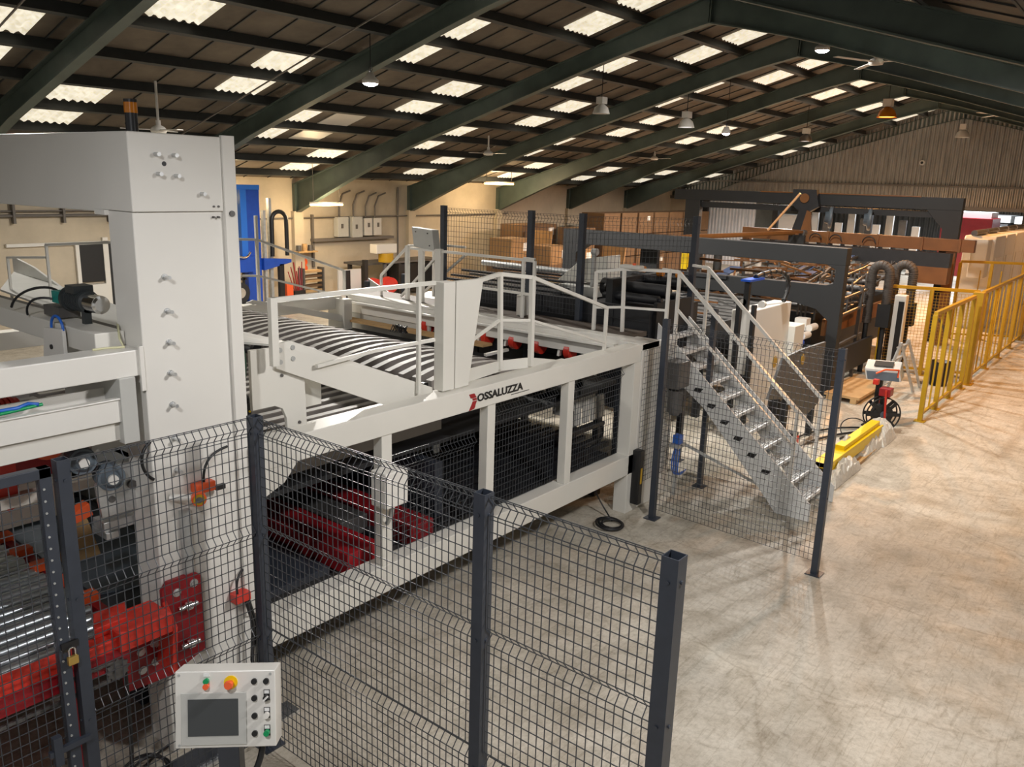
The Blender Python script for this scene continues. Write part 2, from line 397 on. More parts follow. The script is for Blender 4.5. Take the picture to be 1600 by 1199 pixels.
# ================================================================ WHITE GANTRY (column and arm over the line)
g = thing('gantry', 'white painted steel gantry column with long box arm over the roller line', 'gantry', (2.49, 4.43, 0))
MB().prism([(2.19, 4.3, 0), (2.79, 4.3, 0), (2.79, 4.3, 3.28), (2.19, 4.3, 3.28)], (0, .27, 0)).build('column', white, g, .006)
B(2.72, 2.80, 4.272, 4.30, .72, 3.70).build('cover_strip', white, g, .003)
B(2.185, 2.72, 4.285, 4.62, 3.283, 3.69).build('head_box', white, g, .006)
MB().prism([(2.19, 4.62, 3.27), (2.19, 4.62, 3.69), (2.19, 9.4, 3.69), (2.19, 9.4, 3.10), (2.19, 6.3, 3.255)], (.55, 0, 0)).build('arm', white, g, .006)
B(2.19, 2.79, 9.1, 9.4, 0, 3.1).build('column', white, g, .006)
B(2.17, 2.60, 4.56, 4.68, 3.255, 3.283).build('ledge', white, g, .003)
for x, z in ((2.331, 3.581), (2.431, 3.579), (2.337, 3.48), (2.438, 3.472), (2.583, 3.379), (2.343, 2.933), (2.344, 2.745), (2.342, 2.569), (2.337, 2.394), (2.335, 2.211), (2.332, 2.01), (2.334, 1.816)):
    MB().cyl((x, 4.305, z), (x, 4.245, z), .011, 12).cyl((x, 4.30, z), (x, 4.292, z), .018, 12).build('pin', steel, g)
MB().cyl((2.377, 4.289, 3.534), (2.377, 4.284, 3.534), .013, 12).build('plug', black, g)
for x, z in ((2.655, 3.31), (2.685, 3.31), (2.655, 3.25), (2.685, 3.25)): MB().cyl((x, 4.30, z), (x, 4.277, z), .006, 8).build('screw', dsteel, g)
MB().cyl((2.76, 4.275, 3.27), (2.76, 4.262, 3.27), .017, 12).build('lock', dsteel, g)
# amber beacon on the arm
be = thing('warning_beacon', 'amber topped black signal tower on the gantry arm', 'warning light', (2.38, 4.60, 3.69))
MB().cyl((2.38, 4.60, 3.69), (2.38, 4.60, 3.80), .033, 20).cyl((2.38, 4.60, 3.74), (2.38, 4.60, 3.747), .036, 20).build('base', black, be)
MB().cyl((2.38, 4.60, 3.80), (2.38, 4.60, 3.856), .035, 20).build('lens', tape, be)
MB().cyl((2.38, 4.60, 3.856), (2.38, 4.60, 3.872), .036, 20).build('cap', black, be)
# beams tied to the column on the left
bmL = thing('support_arm', 'white box beam meeting the column face at shoulder height, topmost', 'beam', (1.2, 4.4, 2.4))
B(.2, 2.185, 4.31, 4.47, 2.405, 2.55).build('beam', white, bmL, .006)
B(2.165, 2.19, 4.29, 4.31, 2.32, 2.57).build('end_plate', white, bmL, .002)
MB().tube([(2.14, 4.41, 2.552), (2.13, 4.43, 2.60), (2.17, 4.52, 2.66), (2.19, 4.56, 2.60)], .006).tube([(2.14, 4.40, 2.555), (2.05, 4.42, 2.558), (1.98, 4.43, 2.556)], .006).build('cable', mat('cream_cable', (.62, .60, .38), .5), bmL)
ch = thing('cable_channel', 'white aluminium cable channel under the top side beam, holding green and blue cables', 'cable tray', (1.2, 4.4, 2.2))
MB().box(.2, 2.12, 4.30, 4.315, 2.17, 2.30).box(.2, 2.12, 4.315, 4.48, 2.17, 2.185).box(.2, 2.12, 4.465, 4.48, 2.185, 2.33).box(.2, 2.12, 4.29, 4.33, 2.295, 2.303).build('channel', white, ch, .002)
B(2.04, 2.128, 4.284, 4.50, 2.045, 2.41).build('bracket', greyp, ch, .003)
B(.2, 2.10, 4.33, 4.46, 2.06, 2.165).build('lower_beam', cream, ch, .004)
MB().tube([(.3, 4.36, 2.31), (1.5, 4.36, 2.315), (1.68, 4.37, 2.325)], .009).build('green_cable', green, ch)
MB().tube([(1.45, 4.38, 2.325), (1.56, 4.36, 2.33), (1.62, 4.39, 2.335), (1.66, 4.36, 2.33)], .010).build('cable_joint', bluec, ch)
cbm = thing('cross_tie', 'white cross beam running away behind the column, motor bolted on top', 'beam', (2.17, 6, 2.5))
B(2.02, 2.185, 4.48, 9.08, 2.51, 2.63).build('beam', cream, cbm, .005)
MB().box(2.25, 2.30, 4.6, 9.08, 2.56, 2.60).build('rail', dsteel, cbm)
mb = MB().cyl((2.15, 5.00, 2.755), (2.15, 4.80, 2.755), .062, 20).cyl((2.15, 5.02, 2.755), (2.15, 4.99, 2.755), .074, 20)
for k in range(9): mb.cyl((2.15, 4.97 - k * .02, 2.755), (2.15, 4.965 - k * .02, 2.755), .066, 20)
mb.box(2.09, 2.20, 4.84, 4.95, 2.80, 2.845).box(2.12, 2.16, 4.80, 4.84, 2.63, 2.74); mo = mb.build('motor', motor2, cbm)
MB().cyl((2.15, 4.80, 2.755), (2.15, 4.655, 2.755), .052, 20).cyl((2.15, 4.655, 2.755), (2.15, 4.65, 2.755), .05, 20, .035).build('end_cap', chrome, mo)
MB().box(2.10, 2.19, 5.03, 5.16, 2.72, 2.79).build('gear_head', teal, mo)
MB().box(2.08, 2.2, 5.03, 5.24, 2.64, 2.70).build('base', dsteel, mo)
MB().tube(bez((2.14, 5.16, 2.78), (2.14, 5.3, 2.82), (2.0, 5.42, 2.78), (2.0, 5.5, 2.66)), .008).tube(bez((2.10, 5.15, 2.74), (2.0, 5.2, 2.77), (1.98, 5.25, 2.7), (2.0, 5.27, 2.64)), .007).build('cable', black, mo)
hb = MB().prism([(1.98, 5.02, 2.60), (1.98, 5.06, 2.42), (1.98, 4.95, 2.36), (1.98, 4.78, 2.36), (1.98, 4.78, 2.62)], (.02, 0, 0)).build('hanging_plate', white, cbm, .002)
MB().cyl((1.981, 4.93, 2.50), (1.972, 4.93, 2.50), .014, 12).build('bolt', black, hb)
MB().tube(arc((1.99, 4.86, 2.61), .075, 0, 180, 12, (0, 1, 0), (0, 0, 1)), .008).build('blue_cable', bluec, cbm)
# far guard sheets behind the cross beam
gs = thing('guard_sheet', 'pale grey sloping sheet cover beyond the cross beam', 'machine cover', (2.9, 7, 2.4))
MB().prism([(2.45, 5.0, 2.48), (2.64, 7.45, 2.50), (3.20, 8.65, 2.50), (3.07, 7.32, 2.50), (2.90, 5.84, 2.50), (2.62, 5.0, 2.48)], (0, 0, .015)).build('sheet', greyp, gs)
MB().prism([(2.62, 5.0, 2.47), (2.90, 5.84, 2.47), (3.9, 5.9, 2.2), (3.9, 5.0, 2.2)], (0, 0, .015)).build('sheet', greyp, gs)
MB().prism([(3.07, 7.32, 2.50), (3.2, 8.65, 2.50), (3.2, 8.65, 2.66), (3.12, 8.0, 2.62)], (.02, 0, 0)).build('end_plate', greyp, gs)
MB().box(3.0, 3.04, 5.9, 7.3, 0, 2.45).build('leg', greyp, gs)
rl = thing('guard_rail', 'thin pale tube rail standing behind the cross beam, top left', 'railing', (2.7, 7.4, 2.55))
mb = MB()
for a, b in (((2.7, 7.39, 2.42), (2.7, 7.39, 2.78)), ((2.7, 7.39, 2.775), (2.7, 6.64, 2.835)), ((2.7, 6.64, 2.5), (2.7, 6.64, 2.93)), ((2.7, 6.64, 2.93), (2.7, 5.0, 3.07))): mb.bar(a, b, .018)
mb.build('rail', cream, rl)
# ================================================================ LEFT: red rollers, motors, roller conveyor
lb = thing('belt_deck', 'taupe belts of the left conveyor between the white beams', 'conveyor', (1.5, 5.6, 2.1))
for k in range(12):
    y = 4.75 + k * .21; m_ = MB().box(.4, 2.0, y, y + .012, 2.05, 2.13).use(1).box(.4, 2.0, y + .012, y + .15, 2.115, 2.13)
    m_.build('belt', [slatd, slatm], lb)
B(.4, 2.0, 5.2, 7.4, 1.97, 2.04).build('bed', blackm, lb)
rm = thing('drive_motor', 'round red finned motor behind the cable channel', 'motor', (1.6, 4.62, 2.27))
mb = MB()
for k in range(12): mb.cyl((1.35 + k * .024, 4.64, 2.23), (1.366 + k * .024, 4.64, 2.23), .095, 22)
mb.cyl((1.35, 4.64, 2.23), (1.66, 4.64, 2.23), .085, 22); mb.build('housing', red, rm)
MB().cyl((1.66, 4.64, 2.23), (1.72, 4.64, 2.23), .06, 20).build('shaft_end', motor, rm)
for i, (x, y, z, lab) in enumerate(((1.93, 4.62, 1.92, 'dark grey motor left of the second, under the lower beam'), (2.06, 4.58, 1.80, 'dark grey motor with domed end, above the steel bracket'))):
    t = thing('gear_motor', lab, 'motor', (x, y, z))
    mb = MB().cyl((x, y, z), (x - .03, y - .13, z + .01), .072, 22)
    for k in range(7): mb.cyl(V((x, y, z)) + V((-.03, -.13, .01)) * (k / 7), V((x, y, z)) + V((-.03, -.13, .01)) * ((k + .4) / 7), .076, 22)
    mb.build('housing', motor, t); MB().cyl((x - .03, y - .13, z + .01), (x - .037, y - .155, z + .012), .06, 22, .04).build('end_cap', motor, t)
    MB().cyl((x - .037, y - .155, z + .012), (x - .041, y - .175, z + .013), .028, 16).build('hub', camgrey, t)
bk = thing('steel_bracket', 'machined steel bracket plates beside the column, below the grey motors', 'bracket', (2.1, 4.6, 1.55))
MB().prism([(1.97, 4.52, 1.76), (1.99, 4.52, 1.56), (2.19, 4.52, 1.56), (2.24, 4.52, 1.64), (2.24, 4.52, 1.84), (2.1, 4.52, 1.86)], (0, .03, 0)).build('plate', steel, bk, .003)
MB().cyl((2.05, 4.52, 1.66), (2.05, 4.51, 1.66), .02, 14).cyl((2.17, 4.52, 1.72), (2.17, 4.50, 1.72), .026, 14).build('bolt', dsteel, bk)
MB().box(2.02, 2.28, 4.58, 4.72, 1.44, 1.50).box(2.02, 2.10, 4.56, 4.74, 1.40, 1.44).build('arm', steel, bk, .003)
MB().box(2.0, 2.2, 4.60, 4.95, 1.93, 2.02).prism([(1.9, 4.75, 1.86), (2.2, 4.75, 1.86), (2.2, 4.75, 1.98), (1.98, 4.75, 1.98)], (0, .25, 0)).build('cover', white, bk, .004)
MB().tube(bez((2.19, 4.30, 2.02), (2.10, 4.28, 1.98), (2.12, 4.3, 1.85), (2.19, 4.29, 1.80)), .009).build('cable', black, bk)
rb = thing('press_bar', 'red press beam under the lower white beam, orange rollers on it', 'beam', (1.5, 4.9, 1.8))
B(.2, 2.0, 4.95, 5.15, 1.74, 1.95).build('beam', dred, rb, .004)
for x in (1.0, 1.45, 1.85): MB().cyl((x, 4.80, 1.97), (x + .05, 4.98, 1.97), .09, 22).build('roller', orange, rb)
for x in (1.25, 1.62): MB().prism([(x, 4.93, 1.86), (x + .1, 4.93, 1.86), (x + .1, 4.93, 1.62), (x + .04, 4.93, 1.58), (x, 4.93, 1.66)], (0, .02, 0)).build('lug', red, rb)
B(.2, 2.15, 4.88, 4.96, 1.62, 1.68).build('wooden_strip', cream, rb)
MB().prism([(1.86, 4.7, 1.54), (2.0, 4.7, 1.60), (2.02, 4.7, 1.52), (1.9, 4.7, 1.49)], (0, .08, 0)).build('wedge', orange, rb, .004)
B(.2, 2.15, 5.25, 5.55, 1.35, 1.62).build('tank', cream, rb, .01)
bd = thing('press_table', 'dark press table with grey sheet top beside the roller line', 'machine', (3, 6, 0))
B(2.16, 2.95, 4.62, 8.6, .62, .74).build('table', anth, bd)
MB().prism([(2.2, 5.2, .742), (2.85, 5.0, .742), (2.9, 7.4, .742), (2.2, 7.0, .742)], (0, 0, .01)).build('sheet', motor, bd)
MB().box(1.7, 2.9, 7.0, 7.3, .74, 1.30).build('back_box', blackm, bd)
MB().prism([(2.25, 5.75, .76), (2.5, 5.75, .76), (2.42, 5.75, 1.10), (2.34, 5.75, 1.12)], (0, .12, 0)).build('wedge_block', ply, bd, .01)
MB().box(2.3, 2.5, 4.9, 5.1, 0, .62).box(2.3, 2.5, 8.2, 8.4, 0, .62).build('legs', anth, bd)
rc = thing('roller_conveyor', 'zinc roller conveyor with red brackets along its edge, bottom left', 'conveyor', (1.2, 5.4, 0))
for k in range(22):
    y = 4.45 + k * .108; r_ = MB().cyl((.1, y, .83), (2.02, y, .83), .036, 16).build('roller', zinc, rc)
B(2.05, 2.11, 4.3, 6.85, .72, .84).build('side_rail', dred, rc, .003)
for k in range(7):
    y = 4.62 + k * .33; MB().box(2.00, 2.12, y, y + .10, .84, .89).box(2.09, 2.12, y, y + .1, .76, .84).build('bracket', orange, rc, .003)
B(.1, 2.05, 4.4, 6.8, .70, .74).build('bed', dred, rc)
for x in (.4, 1.7):
    for y in (4.5, 6.6): B(x, x + .1, y, y + .1, 0, .70).build('leg', dred, rc)
fr = thing('chain_rail', 'bright red front rail with sprocket and chain at the column foot', 'chain drive', (1.2, 4.1, .9))
B(.2, 1.86, 4.06, 4.16, .90, 1.06).build('rail', red, fr, .004)
B(.2, 1.86, 4.045, 4.06, .90, 1.00).build('side_plate', dred, fr)
MB().box(1.80, 2.10, 4.03, 4.26, .985, 1.10).prism([(1.72, 4.14, 1.06), (1.9, 4.14, 1.06), (1.98, 4.32, 1.06), (1.80, 4.32, 1.06)], (0, 0, .06)).prism([(2.1, 4.03, 1.0), (2.16, 4.25, 1.06), (2.10, 4.25, .7), (2.08, 4.03, .72)], (.03, 0, 0)).build('head_block', red, fr, .005)
mb = MB(); c = V((1.78, 4.03, .90)); vs = []; n = 36
for k in range(n):
    a = 2 * math.pi * k / n; r = .066 if k % 3 == 0 else .054
    vs.append(c + V((r * math.cos(a), 0, r * math.sin(a))))
mb.prism(vs, (0, .018, 0)); mb.cyl(c - V((0, .008, 0)), c + V((0, .02, 0)), .024, 18); mb.build('sprocket', dsteel, fr)
mb = MB()
for k in range(34): x = 1.72 - k * .042; mb.box(x - .03, x + .014, 4.025, 4.04, .846 + .004 * (k % 2), .866)
mb.build('chain', dsteel, fr); mb = MB()
for k in range(8): x = 1.76 - k * .035; mb.box(x - .036, x, 4.025, 4.04, .945 + .003 * (k % 2), .962)
mb.build('chain', dsteel, fr)
MB().tube([(1.83, 4.06, .86), (1.84, 4.08, .5), (1.83, 4.1, .08)], .012).build('hose', black, fr)
cp = thing('clamp_plate', 'dark red chamfered clamp plate bolted across the column foot', 'bracket', (2.28, 4.26, .9))
MB().prism([(2.17, 4.262, .80), (2.17, 4.262, 1.12), (2.21, 4.262, 1.165), (2.385, 4.262, 1.165), (2.425, 4.262, 1.13), (2.425, 4.262, .64), (2.20, 4.262, .56), (1.92, 4.262, .58), (1.90, 4.262, .86), (2.09, 4.262, .86), (2.12, 4.262, .76)], (0, .03, 0)).build('plate', dred, cp, .004)
for x, z in ((2.26, 1.08), (2.37, 1.10), (2.02, .80), (2.10, .82), (2.02, .68), (2.10, .70)):
    MB().cyl((x, 4.262, z), (x, 4.247, z), .02, 6).cyl((x, 4.262, z), (x, 4.256, z), .026, 14).build('bolt', steel, cp)
for z in (.98, .73): MB().cyl((2.25, 4.235, z), (2.37, 4.235, z), .016, 14).cyl((2.29, 4.235, z), (2.33, 4.235, z), .028, 14).build('pivot_pin', chrome, cp)
B(2.325, 2.385, 4.27, 4.298, 1.14, 1.57).build('flat_bar', galv, cp, .002)
es = thing('interlock_switch', 'red safety switch with round yellow ring on the column face', 'switch', (2.45, 4.25, 1.68))
B(2.41, 2.53, 4.22, 4.30, 1.66, 1.72).build('body', orange, es, .006)
B(2.53, 2.59, 4.215, 4.24, 1.655, 1.685).build('key_bar', black, es)
MB().cyl((2.40, 4.20, 1.655), (2.385, 4.165, 1.655), .042, 22).build('ring', orange, es)
MB().cyl((2.385, 4.165, 1.655), (2.383, 4.160, 1.655), .033, 22).build('dial', yellow, es)
MB().cyl((2.383, 4.160, 1.655), (2.381, 4.155, 1.655), .018, 18).build('hub', dsteel, es)
MB().cyl((2.28, 4.30, 1.66), (2.40, 4.2, 1.655), .02, 16).build('shaft', white, es)
MB().tube(bez((2.47, 4.25, 1.72), (2.47, 4.25, 1.82), (2.52, 4.27, 1.88), (2.66, 4.29, 1.885)), .008).build('cable', black, es)
es2 = thing('interlock_switch', 'small red safety switch low on the column beside the fence post', 'switch', (2.66, 4.25, .9))
B(2.62, 2.73, 4.22, 4.30, .86, .92).build('body', red, es2, .006)
MB().tube(bez((2.65, 4.25, .92), (2.64, 4.25, 1.0), (2.68, 4.27, 1.04), (2.72, 4.285, 1.05)), .008).tube([(2.70, 4.24, .87), (2.72, 4.2, .7), (2.70, 4.2, .45), (2.76, 4.22, .1)], .012).tube([(2.72, 4.24, .87), (2.75, 4.2, .66), (2.74, 4.2, .4), (2.8, 4.22, .1)], .01).build('cable', black, es2)
cc = MB()
for r, x, y in ((.13, 1.95, 4.2), (.12, 1.97, 4.22), (.14, 1.94, 4.18), (.11, 1.99, 4.19)): cc.tube(arc((x, y, .02 + r * .3), r, 0, 360, 28, (1, 0, 0), (0, .9, .25)), .007)
cc.tube(bez((1.84, 4.1, .1), (1.85, 4.1, .02), (1.9, 4.1, .02), (1.95, 4.1, .02)), .008)
cc.tube(bez((2.0, 4.3, .02), (2.2, 4.4, .03), (2.4, 4.4, .02), (2.7, 4.4, .02)), .008)
tag(cc.build('cable_coil', black), 'loose coil of black cable on the floor by the column foot', 'cable')
ct = thing('cable_duct', 'grey floor cable duct running from the column foot, wrapped in foil', 'cable duct', (3.0, 4.0, 0))
MB().box(2.0, 2.62, 4.05, 4.2, 0, .04).box(2.82, 3.0, 4.4, 5.0, 0, .28).build('duct', anth, ct)
MB().prism([(1.95, 3.99, 0), (2.95, 4.06, 0), (2.95, 4.2, 0), (1.95, 4.12, 0)], (0, 0, .02)).build('foil', foil, ct)
# energy chain right of the column
ec = thing('cable_carrier', 'black cable carrier with a row of yellow dots right of the column', 'cable carrier', (2.95, 4.55, 1))
B(2.90, 3.02, 4.60, 4.80, .5, 2.02).build('carrier', black, ec, .004)
for k in range(16): MB().cyl((3.03, 4.598, 1.40 + k * .038), (3.03, 4.592, 1.40 + k * .038), .008, 8).build('dot', yellowb, ec)
B(3.02, 3.045, 4.60, 4.62, .6, 2.02).build('side_strip', black, ec)
MB().tube(bez((2.98, 4.62, 2.02), (2.98, 4.58, 2.25), (3.08, 4.6, 2.42), (2.86, 4.6, 2.50)), .018).build('green_cable', greencab, ec)
mb = MB()
for k in range(5): mb.tube(bez((2.90 + k * .025, 4.60, 2.0), (2.88 + k * .02, 4.56, 2.1), (2.93 + k * .02, 4.57, 2.12), (2.94 + k * .03, 4.66, 2.0)), .013)
mb.build('cable', black, ec)

# ================================================================ WHITE FEEDER FRAME with logo
mf = thing('feeder_frame', 'long white steel machine frame with black and red lettering on its top beam', 'machine frame', (5.2, 6.6, 0))
for y0, y1 in ((4.22, 4.38), (9.04, 9.2)):
    B(2.80, 7.52, y0, y1, 1.69, 1.87).build('top_beam', cream, mf, .006)
    B(2.80, 7.52, y0, y1, .45, .67).build('bottom_beam', cream, mf, .006)
    for x in (3.86, 5.04, 6.21): B(x, x + .10, y0 + .01, y0 + .10, .67, 1.69).build('upright', cream, mf, .004)
    B(7.40, 7.54, y0, y1, 0, 1.69).build('leg', cream, mf, .004)
    B(2.80, 2.86, y0 + .02, y1, 0, 1.69).build('leg', cream, mf, .004)
MB().prism([(2.80, 4.23, 1.70), (3.14, 4.23, 1.70), (3.02, 4.23, 1.57), (2.80, 4.23, 1.48)], (0, .02, 0)).build('gusset', cream, mf)
MB().box(7.68, 7.86, 4.22, 9.2, 1.84, 1.87).box(7.68, 7.70, 4.38, 9.1, 1.62, 1.84).box(7.60, 7.68, 4.38, 9.1, 1.76, 1.79).build('rear_beam', white, mf, .004)
B(7.54, 8.32, 4.22, 4.26, 0, 1.87).build('end_panel', white, mf, .004)
B(7.52, 7.90, 4.22, 4.50, 1.80, 1.875).build('corner_plate', white, mf, .004)
B(7.70, 7.73, 7.5, 9.04, 1.05, 1.64).build('back_sheet', greyp, mf)
# infill meshes
for x0, x1, zt in ((3.98, 5.02, 1.46), (5.16, 6.19, 1.66), (6.33, 7.38, 1.66)):
    wirepanel((x0, 4.36), (x1, 4.36), .68, zt, folds=(zt - .10,), pv=.042, ph=.06, r=.0035, side=-1).build('mesh_infill', wire, mf)
wirepanel((7.56, 4.20), (8.28, 4.20), .3, 1.8, pv=.05, ph=.06, r=.003).build('mesh_infill', wire, mf)
# bracket, diagonal strut
MB().prism([(2.99, 4.5, 2.40), (3.40, 4.5, 2.385), (3.42, 4.5, 1.68), (3.26, 4.5, 1.68), (3.25, 4.5, 1.90), (3.22, 4.5, 1.97), (3.16, 4.5, 2.0), (2.99, 4.5, 2.0)], (0, .03, 0)).build('bracket_plate', cream, mf, .003)
MB().prism([(3.16, 4.47, 2.42), (3.28, 4.47, 2.43), (4.58, 4.42, 1.89), (4.58, 4.42, 1.80), (4.1, 4.44, 1.83), (3.16, 4.47, 2.26)], (0, .03, 0)).build('diagonal_strut', cream, mf, .003)
for x, z in ((3.19, 2.38), (3.29, 2.385), (3.19, 2.30), (3.29, 2.31)): MB().cyl((x, 4.47, z), (x, 4.458, z), .016, 12).build('bolt', galv, mf)
for x, z in ((3.22, 2.2), (3.35, 1.85)): MB().cyl((x, 4.50, z), (x, 4.49, z), .011, 10).build('bolt', dsteel, mf)
MB().box(3.42, 3.64, 4.62, 4.9, 1.90, 2.16).build('terminal_box', cream, mf, .004)
B(3.05, 4.90, 4.52, 4.66, 1.66, 1.78).build('cross_rail', cream, mf, .003)
MB().prism([(5.9, 8.9, 1.93), (6.0, 8.9, 1.96), (7.5, 8.9, 1.60), (7.5, 8.9, 1.50)], (0, .03, 0)).build('diagonal_strut', cream, mf)
B(7.40, 7.54, 8.85, 9.04, 1.0, 1.84).build('corner_leg', cream, mf)
# tall white end shield and fascia of the near walkway
MB().box(4.57, 4.70, 4.30, 4.40, 1.88, 2.735).build('shield', cream, mf, .003)
MB().prism([(4.71, 4.30, 1.88), (4.87, 4.30, 1.88), (5.03, 4.30, 2.735), (4.71, 4.30, 2.735)], (0, .04, 0)).build('shield', cream, mf, .003)
MB().prism([(4.86, 4.36, 1.88), (5.47, 4.44, 1.88), (5.47, 4.44, 1.97), (4.9, 4.36, 1.99)], (0, .02, 0)).prism([(5.47, 4.44, 1.88), (5.76, 4.35, 1.88), (5.76, 4.35, 1.97), (5.47, 4.44, 1.97)], (0, .02, 0)).prism([(5.76, 4.35, 1.88), (6.2, 4.38, 1.88), (5.76, 4.35, 1.97)], (0, .02, 0)).build('fascia', cream, mf)
nr = MB().bar((3.10, 4.4, 2.725), (4.58, 4.4, 2.725), .03).bar((3.10, 4.4, 2.30), (3.10, 4.4, 2.74), .04, .05).bar((4.40, 4.4, 1.88), (4.40, 4.4, 2.72), .028)
nr.bar((3.9, 4.4, 2.28), (4.58, 4.4, 2.28), .025).bar((3.45, 4.42, 2.24), (3.95, 4.4, 2.28), .025)
nr.bar((5.02, 4.33, 2.72), (5.40, 4.43, 2.735), .032).bar((5.40, 4.43, 2.735), (5.745, 4.35, 2.69), .032).bar((5.745, 4.35, 2.69), (6.99, 4.35, 2.30), .032).bar((6.99, 4.35, 2.31), (6.99, 4.35, 1.87), .03)
nr.bar((5.43, 4.43, 1.9), (5.40, 4.43, 2.73), .035).bar((5.75, 4.34, 1.9), (5.745, 4.35, 2.69), .04)
nr.bar((4.95, 4.36, 2.22), (5.41, 4.43, 2.34), .022).bar((5.41, 4.43, 2.34), (5.75, 4.35, 2.31), .022).bar((5.75, 4.35, 2.31), (6.98, 4.35, 1.95), .022)
nr.build('handrail', cream, mf)
fr2 = MB().bar((5.5, 9.12, 2.72), (6.25, 9.15, 2.68), .03).bar((6.25, 9.15, 2.68), (7.66, 9.15, 2.20), .03).bar((7.66, 9.15, 2.20), (7.66, 9.15, 1.87), .03).bar((6.25, 9.15, 1.87), (6.25, 9.15, 2.98), .035).bar((5.5, 9.12, 2.27), (6.25, 9.15, 2.22), .025).bar((6.25, 9.15, 2.22), (7.4, 9.15, 1.9), .025)
fr2.build('handrail', cream, mf)
# logo
def text(body, loc, size, m_, name, parent, ex=.001, bold=.012, sx=1.0, rot=(math.pi / 2, 0, 0)):
    cu = bpy.data.curves.new('t', 'FONT'); cu.body = body; cu.size = size; cu.extrude = ex; cu.offset = bold * size; cu.resolution_u = 3
    o = bpy.data.objects.new('t', cu); COL.objects.link(o); bpy.context.view_layer.update()
    me = bpy.data.meshes.new_from_object(o.evaluated_get(bpy.context.evaluated_depsgraph_get())); bpy.data.objects.remove(o)
    me.transform(Matrix.Diagonal((sx, 1, 1, 1))); me.transform(Matrix.Rotation(rot[0], 4, 'X')); me.transform(Matrix.Rotation(rot[2], 4, 'Z')); me.transform(Matrix.Translation(V(loc) - ROOT[parent.name]))
    me.materials.clear(); me.materials.append(m_); r = bpy.data.objects.new(name, me); COL.objects.link(r); r.parent = parent; ROOT[r.name] = ROOT[parent.name]; return r
text('OSSALUZZA', (4.885, 4.215, 1.754), .088, black, 'lettering', mf, sx=1.22, bold=.032)
E0 = V((4.79, 4.214, 1.725))
def quad(mb, pts): mb.prism([E0 + V((a, 0, b)) for a, b in pts], (0, .006, 0))
lg = MB(); quad(lg, [(.0, .105), (.06, .105), (.085, .07), (.02, .07)]); quad(lg, [(.04, .064), (.085, .064), (.092, .048), (.045, .048)]); quad(lg, [(.045, .040), (.092, .040), (.07, .0), (.02, .0)]); quad(lg, [(.02, .0), (.075, .0), (.06, -.022), (.0, -.03)])
lg.build('emblem', dred, mf)
lt = MB()
for k in range(22): lt.box(5.33 + k * .0115, 5.338 + k * .0115, 4.2165, 4.22, 1.728, 1.734)
lt.build('small_print', dsteel, mf)
# junction box on the first upright, leg cover
jb = thing('junction_box', 'white plastic junction box strapped to the first frame upright', 'electrical box', (3.9, 4.15, 1.3))
B(3.74, 3.96, 4.06, 4.22, 1.20, 1.47).build('box', white, jb, .012)
MB().box(3.86, 3.97, 4.19, 4.30, 1.15, 1.17).build('strap', tape, jb)
MB().tube([(3.86, 4.12, 1.2), (3.86, 4.14, 1.1), (3.88, 4.2, 1.02)], .018).build('gland', galv, jb)
lc = thing('light_curtain', 'black upright light curtain with a yellow sticker on the frame leg', 'sensor', (7.5, 4.18, .4))
B(7.48, 7.57, 4.12, 4.22, .10, .72).build('housing', black, lc, .012); B(7.505, 7.535, 4.115, 4.12, .34, .52).build('sticker', yellow, lc)
cc = MB()
for r, x, y in ((.13, 7.0, 4.15), (.12, 7.02, 4.17), (.11, 7.0, 4.13), (.14, 6.98, 4.16)): cc.tube(arc((x, y, .02 + r * .12), r, 0, 360, 26, (1, 0, 0), (0, 1, .1)), .011)
cc.tube(bez((7.1, 4.2, .02), (7.3, 4.4, .02), (7.1, 4.5, .3), (7.15, 4.6, .62)), .008)
tag(cc.build('cable_coil', black), 'coil of black cable on the floor under the frame end', 'cable')
# belts: lower straight run and arched run
bl = thing('belt_conveyor', 'arched conveyor of narrow taupe belts inside the white frame', 'conveyor', (5, 7, 1.4))
prof = [(5.02, 1.79), (5.2, 1.83), (5.4, 1.855), (5.6, 1.862), (5.8, 1.85), (6.0, 1.82), (6.2, 1.765), (6.4, 1.69), (6.6, 1.59), (6.72, 1.50)]
for k in range(24):
    y = 4.86 + k * .176; x0 = 5.02
    mb = MB(); p = [(x, z) for x, z in prof]
    vs = []
    for x, z in p: vs += [(x, y, z), (x, y + .068, z), (x, y + .068, z - .12), (x, y, z - .12)]
    top = []; side = []
    for i in range(len(p) - 1):
        a = 4 * i; top.append((a, a + 4, a + 5, a + 1)); side += [(a + 1, a + 5, a + 6, a + 2), (a + 2, a + 6, a + 7, a + 3), (a + 3, a + 7, a + 4, a)]
    mb.add(vs, top + side + [(0, 1, 2, 3), (len(vs) - 4, len(vs) - 1, len(vs) - 2, len(vs) - 3)])
    mb.mi = [0] * len(top) + [1] * (len(side) + 2); mb.build('arched_belt', [slatm, slatd], bl)
for k in range(24):
    y = 4.70 + k * .176
    mb = MB().use(1).box(2.95, 4.98, y, y + .068, 1.40, 1.515).use(0).box(2.95, 4.98, y, y + .068, 1.515, 1.525); mb.build('straight_belt', [slatm, slatd], bl)
MB().cyl((5.02, 4.75, 1.66), (5.02, 9.0, 1.66), .045, 14).build('shaft', blackm, bl)
for k in range(12): y = 4.9 + k * .35; MB().cyl((4.99, y, 1.70), (4.99, y + .05, 1.70), .075, 18).build('pulley', black, bl)
MB().box(3.0, 7.5, 4.72, 9.0, 1.26, 1.30).build('bed', blackm, bl)
B(5.1, 6.6, 4.55, 4.60, 1.55, 1.80).build('side_plate', cream, bl)
br = MB()
for k in range(40): br.cyl((6.95 + random.uniform(-.06, .06), 7.15 + k * .006, 1.66), (6.95 + random.uniform(-.06, .06), 7.15 + k * .006, 1.74), .006, 5)
